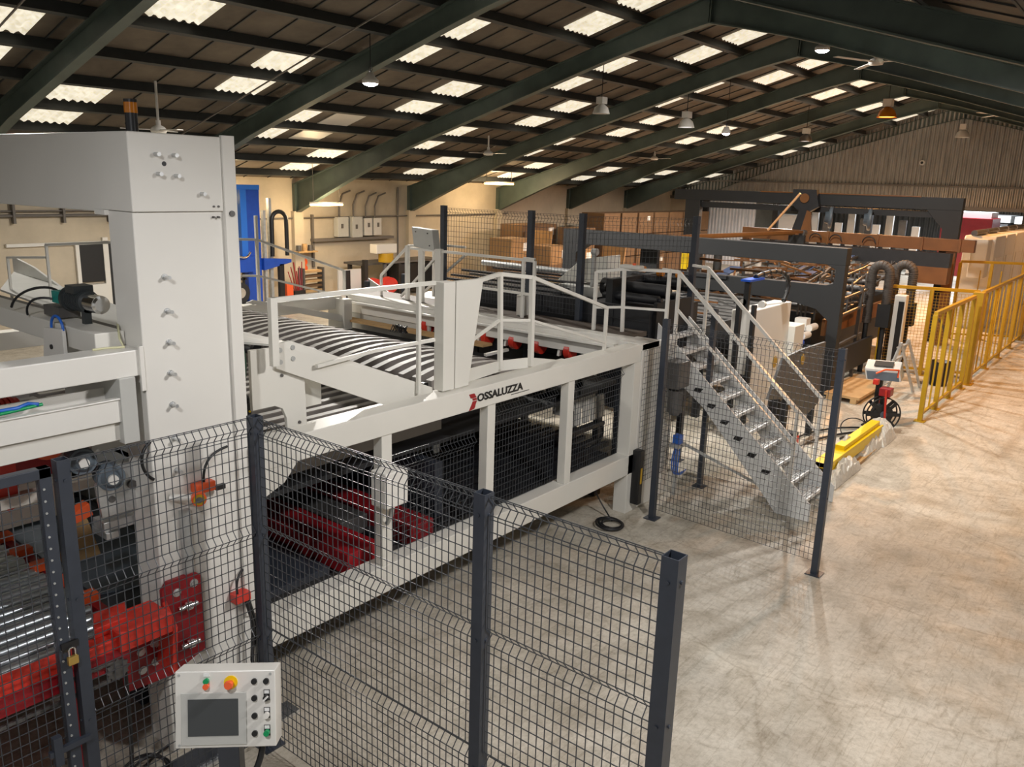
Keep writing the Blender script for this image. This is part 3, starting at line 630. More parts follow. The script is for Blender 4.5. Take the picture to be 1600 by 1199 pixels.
tag(br.build('cleaning_brush', black), 'small black bristle brush lying at the far end of the belts', 'brush'); 
of = thing('outfeed_belt', 'wide black rubber outfeed belt under the rear white beam', 'conveyor', (7.1, 6.8, 1.3))
for y0, y1 in ((4.55, 5.95), (6.0, 7.6), (7.65, 9.0)): MB().box(6.85, 7.6, y0, y1, 1.38, 1.42).cyl((6.85, y0, 1.40), (6.85, y1, 1.40), .05, 16).build('belt', rubber, of)
MB().cyl((6.95, 4.6, 1.47), (6.95, 8.9, 1.47), .05, 18).cyl((6.95, 4.6, 1.47), (6.95, 4.75, 1.47), .075, 18).cyl((6.95, 6.2, 1.47), (6.95, 6.9, 1.47), .085, 18).build('nip_roller', rubber, of)
MB().bar((7.25, 6.15, 1.50), (7.55, 6.05, 1.54), .05, .03).build('white_bar', white, of)
B(7.5, 7.68, 6.4, 9.0, 1.52, 1.55).build('wooden_strip', ply, of)
for y in (5.15, 5.58, 5.95, 6.38, 6.91, 7.4):
    MB().cyl((7.76, y * 1.02, 1.61), (7.76, y * 1.02 + .07, 1.61), .10, 22).build('wheel', red, of, label='red wheel')
    MB().prism([(7.72, y + .25, 1.66), (7.77, y + .25, 1.66), (7.74, y + .25, 1.54), (7.69, y + .25, 1.54)], (0, .03, 0)).build('tab', white, of)
# dark inside of the machine
ins = thing('stacker_table', 'dark slatted table with dark red cross members inside the white frame', 'machine', (5.2, 6.6, 0))
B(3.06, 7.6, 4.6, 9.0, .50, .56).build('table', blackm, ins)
mb = MB()
for k in range(26): y = 4.75 + k * .16; mb.bar((4.3, y, .60), (7.8, y, .60), .06, .05)
mb.build('slats', blackm, ins)
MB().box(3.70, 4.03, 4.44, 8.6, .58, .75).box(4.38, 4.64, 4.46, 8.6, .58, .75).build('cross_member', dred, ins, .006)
B(4.06, 4.35, 4.95, 8.6, .58, .74).build('grey_bar', dsteel, ins, .006)
MB().box(3.05, 3.66, 4.6, 8.6, .56, .62).build('tray', anth, ins, .006)
MB().box(4.9, 5.0, 4.7, 8.8, .6, 1.1).box(4.6, 5.6, 6.4, 6.5, 1.05, 1.26).box(4.55, 4.75, 5.2, 5.4, 1.12, 1.26).box(4.9, 5.25, 5.2, 5.5, 1.05, 1.25).build('drive_box', anth, ins)
MB().box(5.3, 5.38, 5.1, 5.14, 1.0, 1.26).build('latch', galv, ins)
for x, y in ((3.1, 4.75), (7.6, 4.75), (3.1, 8.7), (7.6, 8.7)): B(x, x + .12, y, y + .12, 0, .5).build('leg', blackm, ins)
MB().box(7.2, 7.9, 5.0, 5.1, 1.0, 1.42).build('duct_front', greyp, ins)
for k in range(5): MB().prism([(7.25 + k * .16, 4.92, .85), (7.35 + k * .16, 4.92, .85), (7.42 + k * .16, 4.98, 1.1), (7.32 + k * .16, 4.98, 1.1)], (0, .03, 0)).build('fin', white, ins)
MB().box(7.0, 7.9, 4.85, 4.95, .78, .82).build('roller_bar', black, ins)
MB().tube(bez((7.9, 4.9, .78), (7.98, 4.88, .6), (7.85, 4.9, .6), (7.82, 4.9, .56)), .02).build('hose', black, ins)
gb = thing('gearbox', 'dark grey gearbox with electric motor on the white end panel', 'gearbox', (8.1, 4.1, 1.4))
MB().box(8.02, 8.30, 4.02, 4.20, 1.32, 1.62).build('housing', dsteel, gb, .01); MB().cyl((8.1, 4.08, 1.30), (8.1, 4.08, 1.05), .085, 18).cyl((8.1, 4.08, 1.05), (8.1, 4.08, 1.02), .06, 18).build('motor', dsteel, gb)
B(8.12, 8.30, 4.0, 4.12, .62, .66).build('shelf', galv, gb); B(8.16, 8.26, 4.02, 4.1, .66, .76).build('valve', bluec, gb)
mb = MB()
for k in range(4): mb.tube(bez((8.15 + k * .03, 4.05, .64), (7.9 + k * .1, 4.0, .5), (8.0, 4.0, .3 - k * .03), (8.3 + k * .05, 4.05, .28)), .007)
mb.build('air_line', bluec, gb)
sr = MB().bar((8.3, 4.1, .66), (8.9, 3.2, .12), .03).bar((8.9, 3.2, .12), (8.9, 3.2, 0), .03).bar((8.3, 4.1, .66), (8.3, 4.1, 0), .04)
tag(sr.build('hand_rail', galv), 'low grey rail sloping down beside the steel stair', 'railing')
# ================================================================ FENCES
fz = 2.16; FO = (2.10, 1.46, .80)
f1 = thing('mesh_fence', 'anthracite welded mesh fence nearest the camera, ending at the lone post', 'fence', (2.62, 2.6, 0))
for y in (1.27, 2.21, 3.93): fpost(2.62, y, 0, fz, .065 if y > 2 else .072).build('post', anth, f1)
wirepanel((2.62, 2.25), (2.62, 3.895), .06, 2.15, FO, side=-1).build('mesh_panel', wire, f1)
wirepanel((2.62, 1.31), (2.62, 2.17), .06, 2.15, FO, side=-1).build('mesh_panel', wire, f1)
f2 = thing('mesh_fence', 'anthracite mesh fence across the front of the white column', 'fence', (2.1, 3.95, 0))
wirepanel((1.60, 3.95), (2.585, 3.95), .06, 2.15, FO, side=-1).build('mesh_panel', wire, f2)
fpost(1.57, 3.95, 0, fz, .06).build('post', anth, f2)
gt = thing('mesh_gate', 'anthracite mesh gate at the left edge, padlocked to its post', 'gate', (.9, 3.95, 0))
MB().box(1.46, 1.515, 3.925, 3.975, .06, 2.14).box(.2, 1.515, 3.925, 3.975, 2.09, 2.14).box(.2, 1.515, 3.925, 3.975, .06, .11).box(.2, .255, 3.925, 3.975, .06, 2.14).build('frame', anth, gt, .003)
mb = MB()
for k in range(30): MB().cyl((1.475, 3.925, .3 + k * .06), (1.475, 3.920, .3 + k * .06), .006, 6).build('screw', galv, gt)
wirepanel((.26, 3.95), (1.46, 3.95), .11, 2.09, (), side=-1).build('mesh_panel', wire, gt)
MB().box(1.36, 1.56, 3.90, 3.925, .66, .69).box(1.38, 1.42, 3.895, 3.93, .60, .76).build('latch', anth, gt)
pl = thing('padlock', 'small brass padlock hanging on the gate latch', 'padlock', (1.50, 3.9, 1.16))
MB().box(1.485, 1.535, 3.885, 3.91, 1.12, 1.165).build('body', brass, pl, .005)
MB().tube([(1.495, 3.898, 1.165)] + arc((1.51, 3.898, 1.195), .015, 180, 0, 8, (1, 0, 0), (0, 0, 1)) + [(1.525, 3.898, 1.165)], .004).build('shackle', chrome, pl)
B(1.47, 1.55, 3.91, 3.925, 1.20, 1.235).build('hasp', black, pl)
f3 = thing('mesh_fence', 'anthracite mesh fence in front of the steel stair', 'fence', (7.45, 3.0, 0))
fpost(7.38, 2.14, 0, 2.16, .06).build('post', anth, f3); fpost(7.50, 3.94, 0, 2.18, .06).build('post', anth, f3); fpost(8.76, 4.0, 0, 2.15, .06).build('post', anth, f3)
wirepanel((7.39, 2.18), (7.49, 3.90), .12, 2.14, (2.08,), side=1, pv=.042, ph=.06).build('mesh_panel', wire, f3)
f4 = thing('mesh_fence', 'tall anthracite mesh fence behind the walkway handrails', 'fence', (8.4, 6.5, 0))
for x, y in ((9.45, 4.66), (8.40, 5.63), (8.40, 6.41), (8.40, 7.92)): fpost(x, y, 0, 3.15, .07).build('post', anth, f4)
wirepanel((9.45, 4.70), (8.40, 5.59), 2.36, 3.12, (3.06,), pv=.05, ph=.07, r=.0035, side=-1).build('mesh_panel', wire, f4)
for a, b in ((5.67, 6.37), (6.45, 7.88)): wirepanel((8.40, a), (8.40, b), 1.9, 3.12, (3.06,), pv=.05, ph=.07, r=.0035, side=-1).build('mesh_panel', wire, f4)
# ================================================================ CONTROL PANEL
hm = thing('control_panel', 'white touchscreen control box on a grey pedestal in the foreground', 'control panel', (1.72, 2.88, 0))
U = V((.287, -.303, 0)).normalized(); W = V((.068, .083, .33)).normalized(); Nn = U.cross(W).normalized()   # Nn faces the camera
if Nn.dot(V((-1, -1, 0))) < 0: Nn = -Nn
O_ = V((1.528, 2.990, 1.085)); WD, HT = .425, .325
def PP(u, v, n=0): return O_ + U * (u * WD) + W * (v * HT) + Nn * n
def slab(mb, u0, v0, u1, v1, n0, n1):
    vs = [PP(u, v, n) for n in (n0, n1) for v in (v0, v1) for u in (u0, u1)]
    return mb.add(vs, [(0, 2, 3, 1), (4, 5, 7, 6), (0, 1, 5, 4), (2, 6, 7, 3), (0, 4, 6, 2), (1, 3, 7, 5)])
slab(MB(), 0, 0, 1, 1, -.13, 0).build('box', white, hm, .004)
slab(MB(), .06, .04, .71, .72, 0, .006).build('bezel', greyp, hm, .002)
slab(MB(), .13, .16, .63, .64, .006, .0075).build('screen', screen, hm)
for u, v in ((.04, .95), (.95, .95), (.04, .04)): MB().cyl(PP(u, v, 0), PP(u, v, .002), .006, 12).build('screw', galv, hm)
for u, v in ((.79, .86), (.91, .86), (.79, .64), (.79, .41), (.79, .18)): MB().cyl(PP(u, v, 0), PP(u, v, .012), .0125, 18).build('blank_button', black, hm)
for v, m_, nm in ((.65, black, 'selector_switch'), (.42, white, 'white_button'), (.19, green, 'green_button')):
    slab(MB(), .882, v - .045, .944, v + .095, 0, .003).build('legend_plate', black, hm); slab(MB(), .889, v + .045, .937, v + .088, .003, .004).build('label_tag', paper, hm)
    MB().cyl(PP(.913, v, 0), PP(.913, v, .026), .0125, 18).build(nm, m_, hm)
    if nm == 'selector_switch': MB().bar(PP(.89, v - .03, .028), PP(.936, v + .03, .028), .006, .006).build('marker', paper, hm)
slab(MB(), .285, .93, .345, .975, 0, .004).build('label_tag', paper, hm)
MB().cyl(PP(.315, .875, 0), PP(.315, .875, .018), .012, 18).build('green_button', green, hm); MB().cyl(PP(.315, .81, 0), PP(.315, .81, .022), .0125, 18).build('red_button', orange, hm)
MB().cyl(PP(.555, .85, 0), PP(.555, .85, .006), .029, 24).build('yellow_ring', yellowb, hm); MB().cyl(PP(.555, .845, .006), PP(.555, .845, .040), .013, 18, .020).cyl(PP(.555, .845, .040), PP(.555, .845, .05), .020, 20, .016).build('emergency_stop', orange, hm)
c = PP(.52, -.02, -.05); pd = MB()
a0 = U * .045; b0 = V((U.y, -U.x, 0)) * .045
pd.add([c + s * a0 + t * b0 - V((0, 0, c.z if z else -.02)) for z in (0, 1) for s, t in ((-1, -1), (1, -1), (1, 1), (-1, 1))], [(0, 1, 2, 3), (4, 7, 6, 5), (0, 4, 5, 1), (1, 5, 6, 2), (2, 6, 7, 3), (3, 7, 4, 0)])
pd.build('pedestal', anth, hm, .004)
MB().box(c.x - .13, c.x + .13, c.y - .13, c.y + .13, 0, .012).build('base_plate', anth, hm)
MB().tube(bez(PP(.83, 0, -.07), PP(.83, -.25, -.07), PP(.72, -.5, -.06), PP(.6, -.75, -.06)), .014).build('cable', black, hm)

# ================================================================ STAIR AND WALKWAY
stepm = mat('pale_grey_galvanising', (0.72, 0.72, 0.70), 0.5, 0.0, noise=0.12, nscale=12); stept = mat('bright_grating', (0.78, 0.79, 0.79), 0.4, 0.3, noise=0.12, nscale=25)
st = thing('steel_stair', 'galvanised grating stair with handrails behind the mesh fence', 'stair', (8.98, 3.5, 0))
for x in (8.58, 9.36):
    MB().prism([(x, 2.62, 0), (x, 2.62, .19), (x, 4.62, 1.93), (x, 4.62, 1.50), (x, 3.95, 1.02), (x, 3.10, .12), (x, 3.0, 0)], (.02, 0, 0)).build('stringer', stepm, st)
for k in range(11):
    z = .20 + .1558 * k; y = 2.70 + .178 * k; mb = MB()
    mb.box(8.6, 9.36, y, y + .02, z - .03, z + .005)
    for j in range(6): mb.box(8.6, 9.36, y + .045 + j * .028, y + .050 + j * .028, z - .025, z)
    for j in range(17): mb.box(8.62 + j * .044, 8.626 + j * .044, y + .02, y + .19, z - .018, z - .002)
    mb.build('tread', stept, st)
    if 1 < k < 10: MB().prism([(8.577, y + .03, z - .045), (8.577, y + .13, z - .045), (8.577, y + .15, z - .09), (8.577, y + .07, z - .10)], (.004, 0, 0)).build('slot', black, st)
for x in (8.60, 9.36):
    mb = MB().bar((x, 4.62, 2.56), (x, 4.42, 2.55), .03).bar((x, 4.42, 2.55), (x, 2.88, 1.19), .036).bar((x, 2.88, 1.19), (x, 2.88, .36), .032).bar((x, 4.40, 1.65), (x, 4.40, 2.55), .034).bar((x, 4.40, 2.12), (x, 2.89, .79), .028)
    mb.build('handrail', white, st)
wk = thing('walkway', 'brown floored walkway with white tube railings behind the white frame', 'walkway', (8.6, 6.8, 1.8))
MB().box(7.88, 8.36, 4.64, 9.2, 1.80, 1.855).build('deck', mat('brown_deck', (.085, .065, .05), .6, noise=.15), wk)
for x, y in ((8.3, 4.9), (8.3, 9.0), (8.0, 9.0), (8.0, 6.6)): B(x - .05, x + .05, y - .05, y + .05, 0, 1.80).build('leg', anth, wk)
mb = MB(); T = [V((7.95, 5.11, 2.53)), V((8.04, 4.80, 2.58)), V((8.28, 4.36, 2.58)), V((8.46, 4.33, 2.56))]
for a, b in zip(T[:-1], T[1:]): mb.bar(a, b, .032)
mb.bar((7.95, 5.11, 1.86), T[0], .034).bar((8.04, 4.78, 1.87), T[1], .034).bar((8.28, 4.36, 1.87), T[2], .034)
mb.bar((7.95, 5.11, 2.12), (8.04, 4.80, 2.15), .026).bar((8.04, 4.80, 2.15), (8.28, 4.36, 2.14), .026)
mb.build('railing', white, wk)
mb = MB().bar((8.0, 8.15, 2.57), (8.0, 6.03, 2.57), .032).bar((8.0, 6.2, 2.59), (8.0, 6.03, 2.59), .03).bar((8.0, 6.03, 1.86), (8.0, 6.03, 2.57), .034).bar((8.0, 6.2, 1.86), (8.0, 6.2, 2.57), .034).bar((8.0, 7.6, 2.16), (8.0, 6.03, 2.16), .028)
mb.bar((8.0, 7.62, 1.86), (8.0, 7.62, 2.60), .10, .06).bar((8.0, 7.95, 1.86), (8.0, 7.95, 2.56), .08, .05).bar((8.0, 8.22, 1.86), (8.0, 8.22, 2.60), .05)
mb.build('railing', white, wk)
mb = MB().bar((8.0, 8.2, 2.60), (8.0, 8.75, 2.15), .03).bar((8.0, 8.75, 2.15), (8.0, 8.75, 1.86), .03).bar((8.05, 7.7, 2.5), (8.05, 8.4, 1.88), .03).bar((8.5, 7.6, 2.50), (8.5, 8.4, 1.9), .03).bar((8.5, 8.2, 2.60), (8.5, 8.2, 1.86), .035).bar((8.0, 8.2, 2.60), (8.5, 8.2, 2.60), .03).bar((8.5, 8.2, 2.6), (8.5, 7.6, 2.6), .03)
mb.build('railing', white, wk)
cbx = thing('operator_box', 'pale grey slanted operator box on the walkway railing', 'control panel', (8.0, 7.9, 2.55))
MB().prism([(7.98, 8.08, 2.60), (7.98, 7.70, 2.57), (7.98, 7.74, 2.84), (7.98, 8.12, 2.86)], (.10, -.03, 0)).build('box', greyp, cbx, .005)
for y, z in ((8.04, 2.8), (7.82, 2.79), (7.78, 2.63)): MB().cyl((7.98, y, z), (7.972, y, z), .01, 10).build('screw', dsteel, cbx)
hp = thing('pendant_control', 'white hand control clipped on the near railing corner', 'control', (8.1, 4.78, 2.6))
MB().box(8.02, 8.14, 4.60, 4.86, 2.585, 2.63).build('body', camgrey, hp, .015); MB().cyl((8.08, 4.70, 2.63), (8.08, 4.70, 2.65), .02, 12).build('button', orange, hp)
sm = MB().box(8.08, 8.2, 6.25, 6.36, 1.86, 2.12); tag(sm.build('foot_switch_box', camgrey, None, .01), 'small white box standing on the walkway floor by the railing', 'box')

# ================================================================ BLACK PRESS behind the walkway
bp = thing('roller_press', 'long black press with stacked rollers behind the walkway', 'machine', (9.4, 6.0, 0))
mb = MB().box(9.5, 9.56, 5.25, 9.0, .9, 1.93)
for z in (1.08, 1.25, 1.42, 1.58, 1.74): mb.box(9.485, 9.50, 5.25, 9.0, z, z + .012)
for y in (5.8, 7.0, 8.2): mb.box(9.485, 9.50, y, y + .03, .9, 1.93)
mb.build('front_plate', blackm, bp)
B(9.56, 10.9, 5.25, 8.9, .6, 1.90).build('body', blackm, bp)
for x, z, r in ((9.72, 2.02, .06), (9.95, 2.13, .075), (10.2, 2.03, .05), (10.45, 2.2, .06), (10.7, 2.10, .05)): MB().cyl((x, 5.25, z), (x, 6.1, z), r, 18).cyl((x, 5.2, z), (x, 5.25, z), r * .5, 12).build('roller', blackm, bp)
for x, z in ((9.66, 1.96), (9.85, 2.0), (10.1, 2.06), (10.3, 1.99), (10.6, 2.0), (10.9, 2.05), (11.2, 1.96)): MB().bar((x, 6.8, z), (x, 9.1, z), .05, .03).build('rail', dsteel if x % .2 > .1 else blackm, bp)
MB().cyl((10.5, 6.7, 2.17), (10.5, 9.0, 2.17), .045, 16).build('chrome_roller', steel, bp)
B(9.6, 11.0, 5.9, 6.0, 1.9, 2.25).build('side_frame', anth2, bp); B(9.6, 10.6, 5.2, 5.25, 1.0, 2.0).build('side_frame', anth2, bp)
MB().prism([(10.15, 7.22, 2.07), (10.15, 6.80, 2.42), (10.15, 6.35, 2.50), (10.15, 6.33, 2.16), (10.15, 6.5, 2.10)], (.35, 0, 0)).build('hood', cream, bp, .006)
MB().prism([(9.9, 7.15, 1.91), (9.9, 6.35, 1.92), (9.9, 6.38, 2.06), (9.9, 7.0, 2.06)], (.4, 0, 0)).build('lower_hood', greyp, bp, .006)
MB().cyl((9.78, 6.05, 2.12), (9.78, 6.15, 2.12), .12, 20).build('hand_wheel', black, bp); MB().cyl((9.76, 6.0, 2.12), (9.76, 6.05, 2.12), .07, 16).build('gear', yellow, bp)
MB().bar((9.95, 6.45, 1.9), (9.95, 6.45, 2.52), .05).cyl((9.95, 6.40, 2.56), (9.95, 6.48, 2.56), .05, 16).build('sensor_post', galv, bp)
for y, z in ((5.6, 2.27), (5.3, 2.27), (5.9, 2.3)): MB().cyl((10.45, y, z + .03), (10.45, y + .09, z + .03), .045, 14).build('knob', tape, bp)
for y in (5.3, 6.0, 8.7): B(9.6, 9.7, y, y + .1, 0, .6).build('leg', blackm, bp)
SC = .89
def rescale(root):
    """bring the press forward to the walkway edge, keeping its proportions and its feet on the floor"""
    ob = ROOT[root.name]
    for c_ in root.children:
        for v_ in c_.data.vertices:
            p = v_.co + ob; q = V((p.x * SC, p.y * SC, 3.5 + (p.z - 3.5) * SC)) if p.z > .61 else V((p.x * SC, p.y * SC, p.z * 1.35)); v_.co = q - ob
rescale(bp)
cv2 = thing('transfer_conveyor', 'dark transfer conveyor sloping up behind the black press, yellow side rail', 'conveyor', (12.5, 7.5, 0))
MB().prism([(10.6, 5.3, 1.30), (14.2, 5.3, 1.42), (14.2, 9.6, 1.42), (10.6, 9.6, 1.30)], (0, 0, .1)).build('bed', blackm, cv2)
for k in range(12): x = 10.8 + k * .29; MB().cyl((x, 5.3, 1.43 + .033 * (x - 10.6)), (x, 9.6, 1.43 + .033 * (x - 10.6)), .035, 10).build('roller', dsteel, cv2)
B(10.6, 14.2, 5.2, 5.26, 1.25, 1.52).build('side_rail', anth2, cv2)
B(12.0, 14.2, 9.62, 9.70, 1.42, 1.60).build('yellow_rail', yellow, cv2)
for x, y in ((11.5, 5.1), (14.0, 5.1), (11.5, 9.3), (14.0, 9.3)): B(x, x + .1, y + .3, y + .4, 0, 1.30).build('leg', blackm, cv2)
mb = MB()
for k in range(60):
    a = V((random.uniform(10.8, 13.8), random.uniform(5.3, 8.8), random.uniform(1.50, 1.66)))
    dd = random.choice(((.35, 0, 0), (0, .6, 0), (.3, .3, 0))); MB().bar(a, a + V(dd), .025).build('guide_rod', random.choice((wax, dsteel, blackm)), cv2)
# white cabinet, its side box, grey guard
cb = thing('switch_cabinet', 'tall cream electrical cabinet with yellow warning label beside the stair', 'cabinet', (11.8, 4.63, 0))
B(11.0, 12.55, 4.49, 4.77, 0, 1.83).build('body', white, cb, .01)
MB().cyl((12.1, 4.488, .95), (12.1, 4.482, .95), .09, 20).build('warning_label', yellow, cb)
B(11.02, 11.03, 4.3, 4.49, .5, .52).build('hinge', dsteel, cb)
B(12.58, 13.0, 4.40, 4.7, .9, 1.45).build('side_box', cream, cb, .01)
ps = thing('machine_post', 'dark post with bracket and black cable loop beside the cream cabinet', 'post', (10.9, 4.4, 0))
B(10.80, 10.88, 4.36, 4.41, 0, 1.95).build('post', anth2, ps); B(10.78, 10.86, 4.56, 4.62, .3, 1.95).build('post', anth2, ps); B(10.80, 10.86, 4.38, 4.60, .9, .96).build('cross_bar', anth2, ps)
B(11.0, 11.07, 4.55, 4.62, 1.83, 2.25).build('mast', anth2, ps); B(10.9, 11.4, 4.5, 4.64, 2.25, 2.28).build('arm', blue, ps)
mb = MB()
pts = bez((11.2, 4.55, 2.3), (11.9, 4.5, 2.42), (12.4, 4.4, 2.3), (12.1, 4.45, 1.9), 20)
mb.tube(pts, .03)
for q in pts[::2]: mb.lathe(q - V((.01, 0, 0)), [(.02, 0), (.038, 0), (.038, .02), (.02, .02)], (1, 0, .2), 10)
mb.build('cable_loop', black, ps)
for y in (4.35, 4.62): MB().cyl((11.0, y, 1.95), (11.06, y, 1.95), .05, 14).build('roller', camgrey, ps)
gp = thing('side_guard', 'dark grey sheet guard with a yellow sticker right of the cream cabinet', 'machine guard', (11.0, 3.7, 0))
MB().prism([(9.9, 3.70, .92), (10.28, 3.70, 1.40), (11.0, 3.70, 1.42), (11.9, 3.70, 1.40), (11.9, 3.70, .50), (11.4, 3.70, .40), (10.6, 3.70, .80)], (0, .04, 0)).build('sheet', dsteel, gp, .004)
MB().cyl((11.0, 3.698, 1.28), (11.0, 3.69, 1.28), .075, 18).build('sticker', yellow, gp)
for x in (10.7, 11.8): B(x, x + .08, 3.74, 3.82, 0, 1.3).build('leg', anth2, gp)


# ================================================================ DARK PORTALS
p1 = thing('portal_frame', 'dark grey steel portal with two beams behind the stair', 'portal frame', (14.5, 7.2, 0))
B(14.4, 14.65, 4.31, 10.13, 2.28, 2.57).build('top_beam', anth2, p1, .006)
MB().prism([(14.4, 4.31, 0), (14.4, 4.50, 0), (14.4, 4.50, 1.32), (14.4, 4.72, 1.50), (14.4, 5.30, 1.62), (14.4, 9.8, 1.64), (14.4, 9.8, 1.90), (14.4, 4.60, 1.93), (14.4, 4.48, 1.97), (14.4, 4.46, 2.20), (14.4, 4.62, 2.28), (14.4, 4.31, 2.28)], (.2, 0, 0)).build('near_leg', anth2, p1, .006)
MB().prism([(14.4, 9.79, 0), (14.4, 10.13, 0), (14.4, 10.13, 2.28), (14.4, 9.5, 2.28), (14.4, 9.79, 2.1)], (.2, 0, 0)).build('far_leg', anth2, p1, .006)
B(14.36, 14.4, 6.4, 8.8, 1.86, 1.92).build('rail', blackm, p1)
p2 = thing('portal_frame', 'taller dark grey steel portal farther back with a hub at its middle', 'portal frame', (22, 7.8, 0))
B(21.9, 22.15, 4.08, 11.57, 3.14, 3.43).build('top_beam', anth2, p2, .006)
MB().prism([(21.9, 4.08, 0), (21.9, 4.45, 0), (21.9, 4.45, 2.7), (21.9, 4.85, 3.14), (21.9, 4.08, 3.14)], (.2, 0, 0)).build('near_leg', anth2, p2, .006)
B(21.9, 22.1, 10.75, 11.2, 0, 3.14).build('far_leg', anth2, p2, .006)
B(21.88, 21.9, 5.0, 9.0, 3.42, 3.45).build('trim_strip', wax, p2)
MB().prism([(21.7, 7.45, 3.52), (21.7, 8.05, 3.52), (21.7, 8.05, 3.15), (21.7, 7.85, 2.95), (21.7, 8.0, 2.4), (21.7, 7.5, 2.4), (21.7, 7.6, 2.95), (21.7, 7.35, 3.1)], (.2, 0, 0)).build('hub', blackm, p2)
MB().prism([(21.6, 7.5, 2.95), (21.6, 7.6, 3.0), (21.6, 7.75, 2.3), (21.6, 7.45, 2.3)], (.08, 0, 0)).build('hub_bracket', wax, p2); MB().cyl((21.69, 7.72, 3.3), (21.66, 7.72, 3.3), .12, 16).build('hub_cover', wax, p2)
MB().cyl((21.0, 7.60, 3.42), (21.0, 8.34, 2.47), .03, 10).build('bright_pole', mat('pale_orange_pole', (.75, .42, .2), .4), p2)
for y in (7.03, 6.08):
    MB().lathe((21.8, y, 2.84), [(.05, -.03), (.26, -.03), (.27, .0), (.26, .05), (.16, .07), (.14, .15), (.05, .15)], (-.3, 1, 0), 26).build('wheel', motor, p2)
B(22.0, 22.2, 4.5, 11.0, 2.95, 3.1).build('lower_rail', anth2, p2)
ob = thing('die_rail', 'orange brown beam with hanging cable loops below the far portal', 'beam', (21.5, 6.5, 2.2))
B(21.4, 21.6, 3.62, 9.2, 2.22, 2.50).build('beam', wax, ob, .006)
for y in (3.9, 4.7, 5.7, 6.9, 7.8): B(21.37, 21.4, y, y + .05, 2.2, 2.52).build('rib', wax, ob)
for k in range(5): y = 4.5 + k * .36; MB().tube(arc((21.3, y, 2.20), .15, 180, 370, 16, (0, 1, 0), (0, 0, 1)), .014).build('cable_loop', black, ob)
for y in (5.9, 6.7, 7.2): MB().tube(arc((21.3, y, 2.30), .15, 0, 180, 12, (0, 1, 0), (0, 0, 1)), .014).build('cable_loop', black, ob)
for y in (4.0, 9.0): B(21.45, 21.6, y, y + .2, 0, 2.22).build('leg', wax, ob)
B(20.8, 21.2, 3.98, 4.66, 1.50, 1.88).build('lower_cover', wax, ob)
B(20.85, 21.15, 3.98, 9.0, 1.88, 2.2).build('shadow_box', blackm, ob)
rbm = thing('guide_bar', 'pale orange tubular guide beam reaching back over the dark portal', 'beam', (17, 8.2, 2.4))
MB().bar((15.0, 8.3, 2.48), (20.6, 7.3, 2.50), .10, .06).bar((15.0, 8.5, 2.42), (20.6, 7.5, 2.44), .05, .05).build('beam', wax, rbm)
MB().cyl((20.55, 7.3, 2.47), (20.75, 7.3, 2.47), .08, 14).build('end_cap', dsteel, rbm); B(15.0, 15.1, 8.2, 8.6, 0, 2.42).build('post', anth2, rbm); B(20.5, 20.6, 7.2, 7.6, 0, 2.42).build('post', anth2, rbm)
# die cutter jungle between the portals
dc = thing('die_cutter', 'rust brown machine full of rods, rollers and blue belts between the portals', 'machine', (18, 7, 0))
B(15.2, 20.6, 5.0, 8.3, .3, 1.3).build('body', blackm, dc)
mb = MB()
for k in range(96):
    x = random.uniform(14.9, 19.6); y = random.uniform(4.9, 7.2); z = random.uniform(1.25, 2.15)
    MB().bar((x, y, z), (x + random.uniform(.3, 1.2) * random.choice((0, 1)), y + random.uniform(.2, 1.2), z + random.uniform(-.12, .12)), random.uniform(.02, .05)).build('linkage_rod', wax, dc)
mb = MB()
for k in range(96):
    x = random.uniform(14.9, 20.8); y = random.uniform(4.8, 7.7); z = random.uniform(1.2, 1.9)
    MB().bar((x, y, z), (x + random.uniform(.3, 1.8), y, z + random.uniform(-.1, .2)), random.uniform(.02, .05)).bar((x, y, z - .5), (x, y, z + .1), .03).build('support_rod', dsteel, dc)
for x, y, z in ((15.5, 6.0, 1.5), (16.3, 5.7, 1.72), (17.2, 5.9, 1.85), (18.4, 5.6, 1.95), (16.0, 7.2, 1.7)): MB().prism([(x, y, z), (x + .9, y, z + .15), (x + .9, y + .25, z + .15), (x, y + .25, z)], (0, 0, .02)).build('blue_belt', mat('blue_grey_belt', (.05, .08, .16), .4), dc)
for k in range(6): MB().cyl((15.2 + k * .9, 4.9, 1.4 + .05 * k), (15.2 + k * .9, 7.7, 1.4 + .05 * k), .07, 14).build('roller', dsteel, dc)
B(15.0, 20.8, 4.72, 4.78, .95, 1.25).build('side_plate', wax, dc); mb = MB()
for z in (.75, 1.3, 1.6): mb.bar((14.9, 4.55, z), (16.7, 4.55, z + .07), .04)
for x in (15.2, 16.4): mb.bar((x, 4.55, 0), (x, 4.55, 1.75), .06)
mb.build('side_rail', dsteel, dc)
B(15.1, 17.2, 4.45, 4.5, .22, .72).build('lower_cover', blackm, dc)
pn = thing('pneumatic_station', 'grey bars with small white and blue air valves in front of the near portal', 'valve rack', (13.5, 4.8, 0))
for k in range(3): MB().box(13.2 + k * .3, 13.4 + k * .3, 4.65, 4.85, 1.0 + .1 * k, 1.2 + .1 * k).cyl((13.2 + k * .3, 4.6, 1.05 + k * .1), (13.5 + k * .3, 4.6, 1.05 + k * .1), .06, 12).build('valve', camgrey if k else blue, pn)
for k in range(4): MB().bar((12.75, 4.70 + k * .13, .70 + .12 * k), (14.3, 4.70 + k * .13, .70 + .12 * k), .05).build('guide_bar', galv, pn)
for x in (12.8, 14.2): B(x, x + .06, 4.68, 5.12, 0, 1.1).build('leg', anth2, pn)
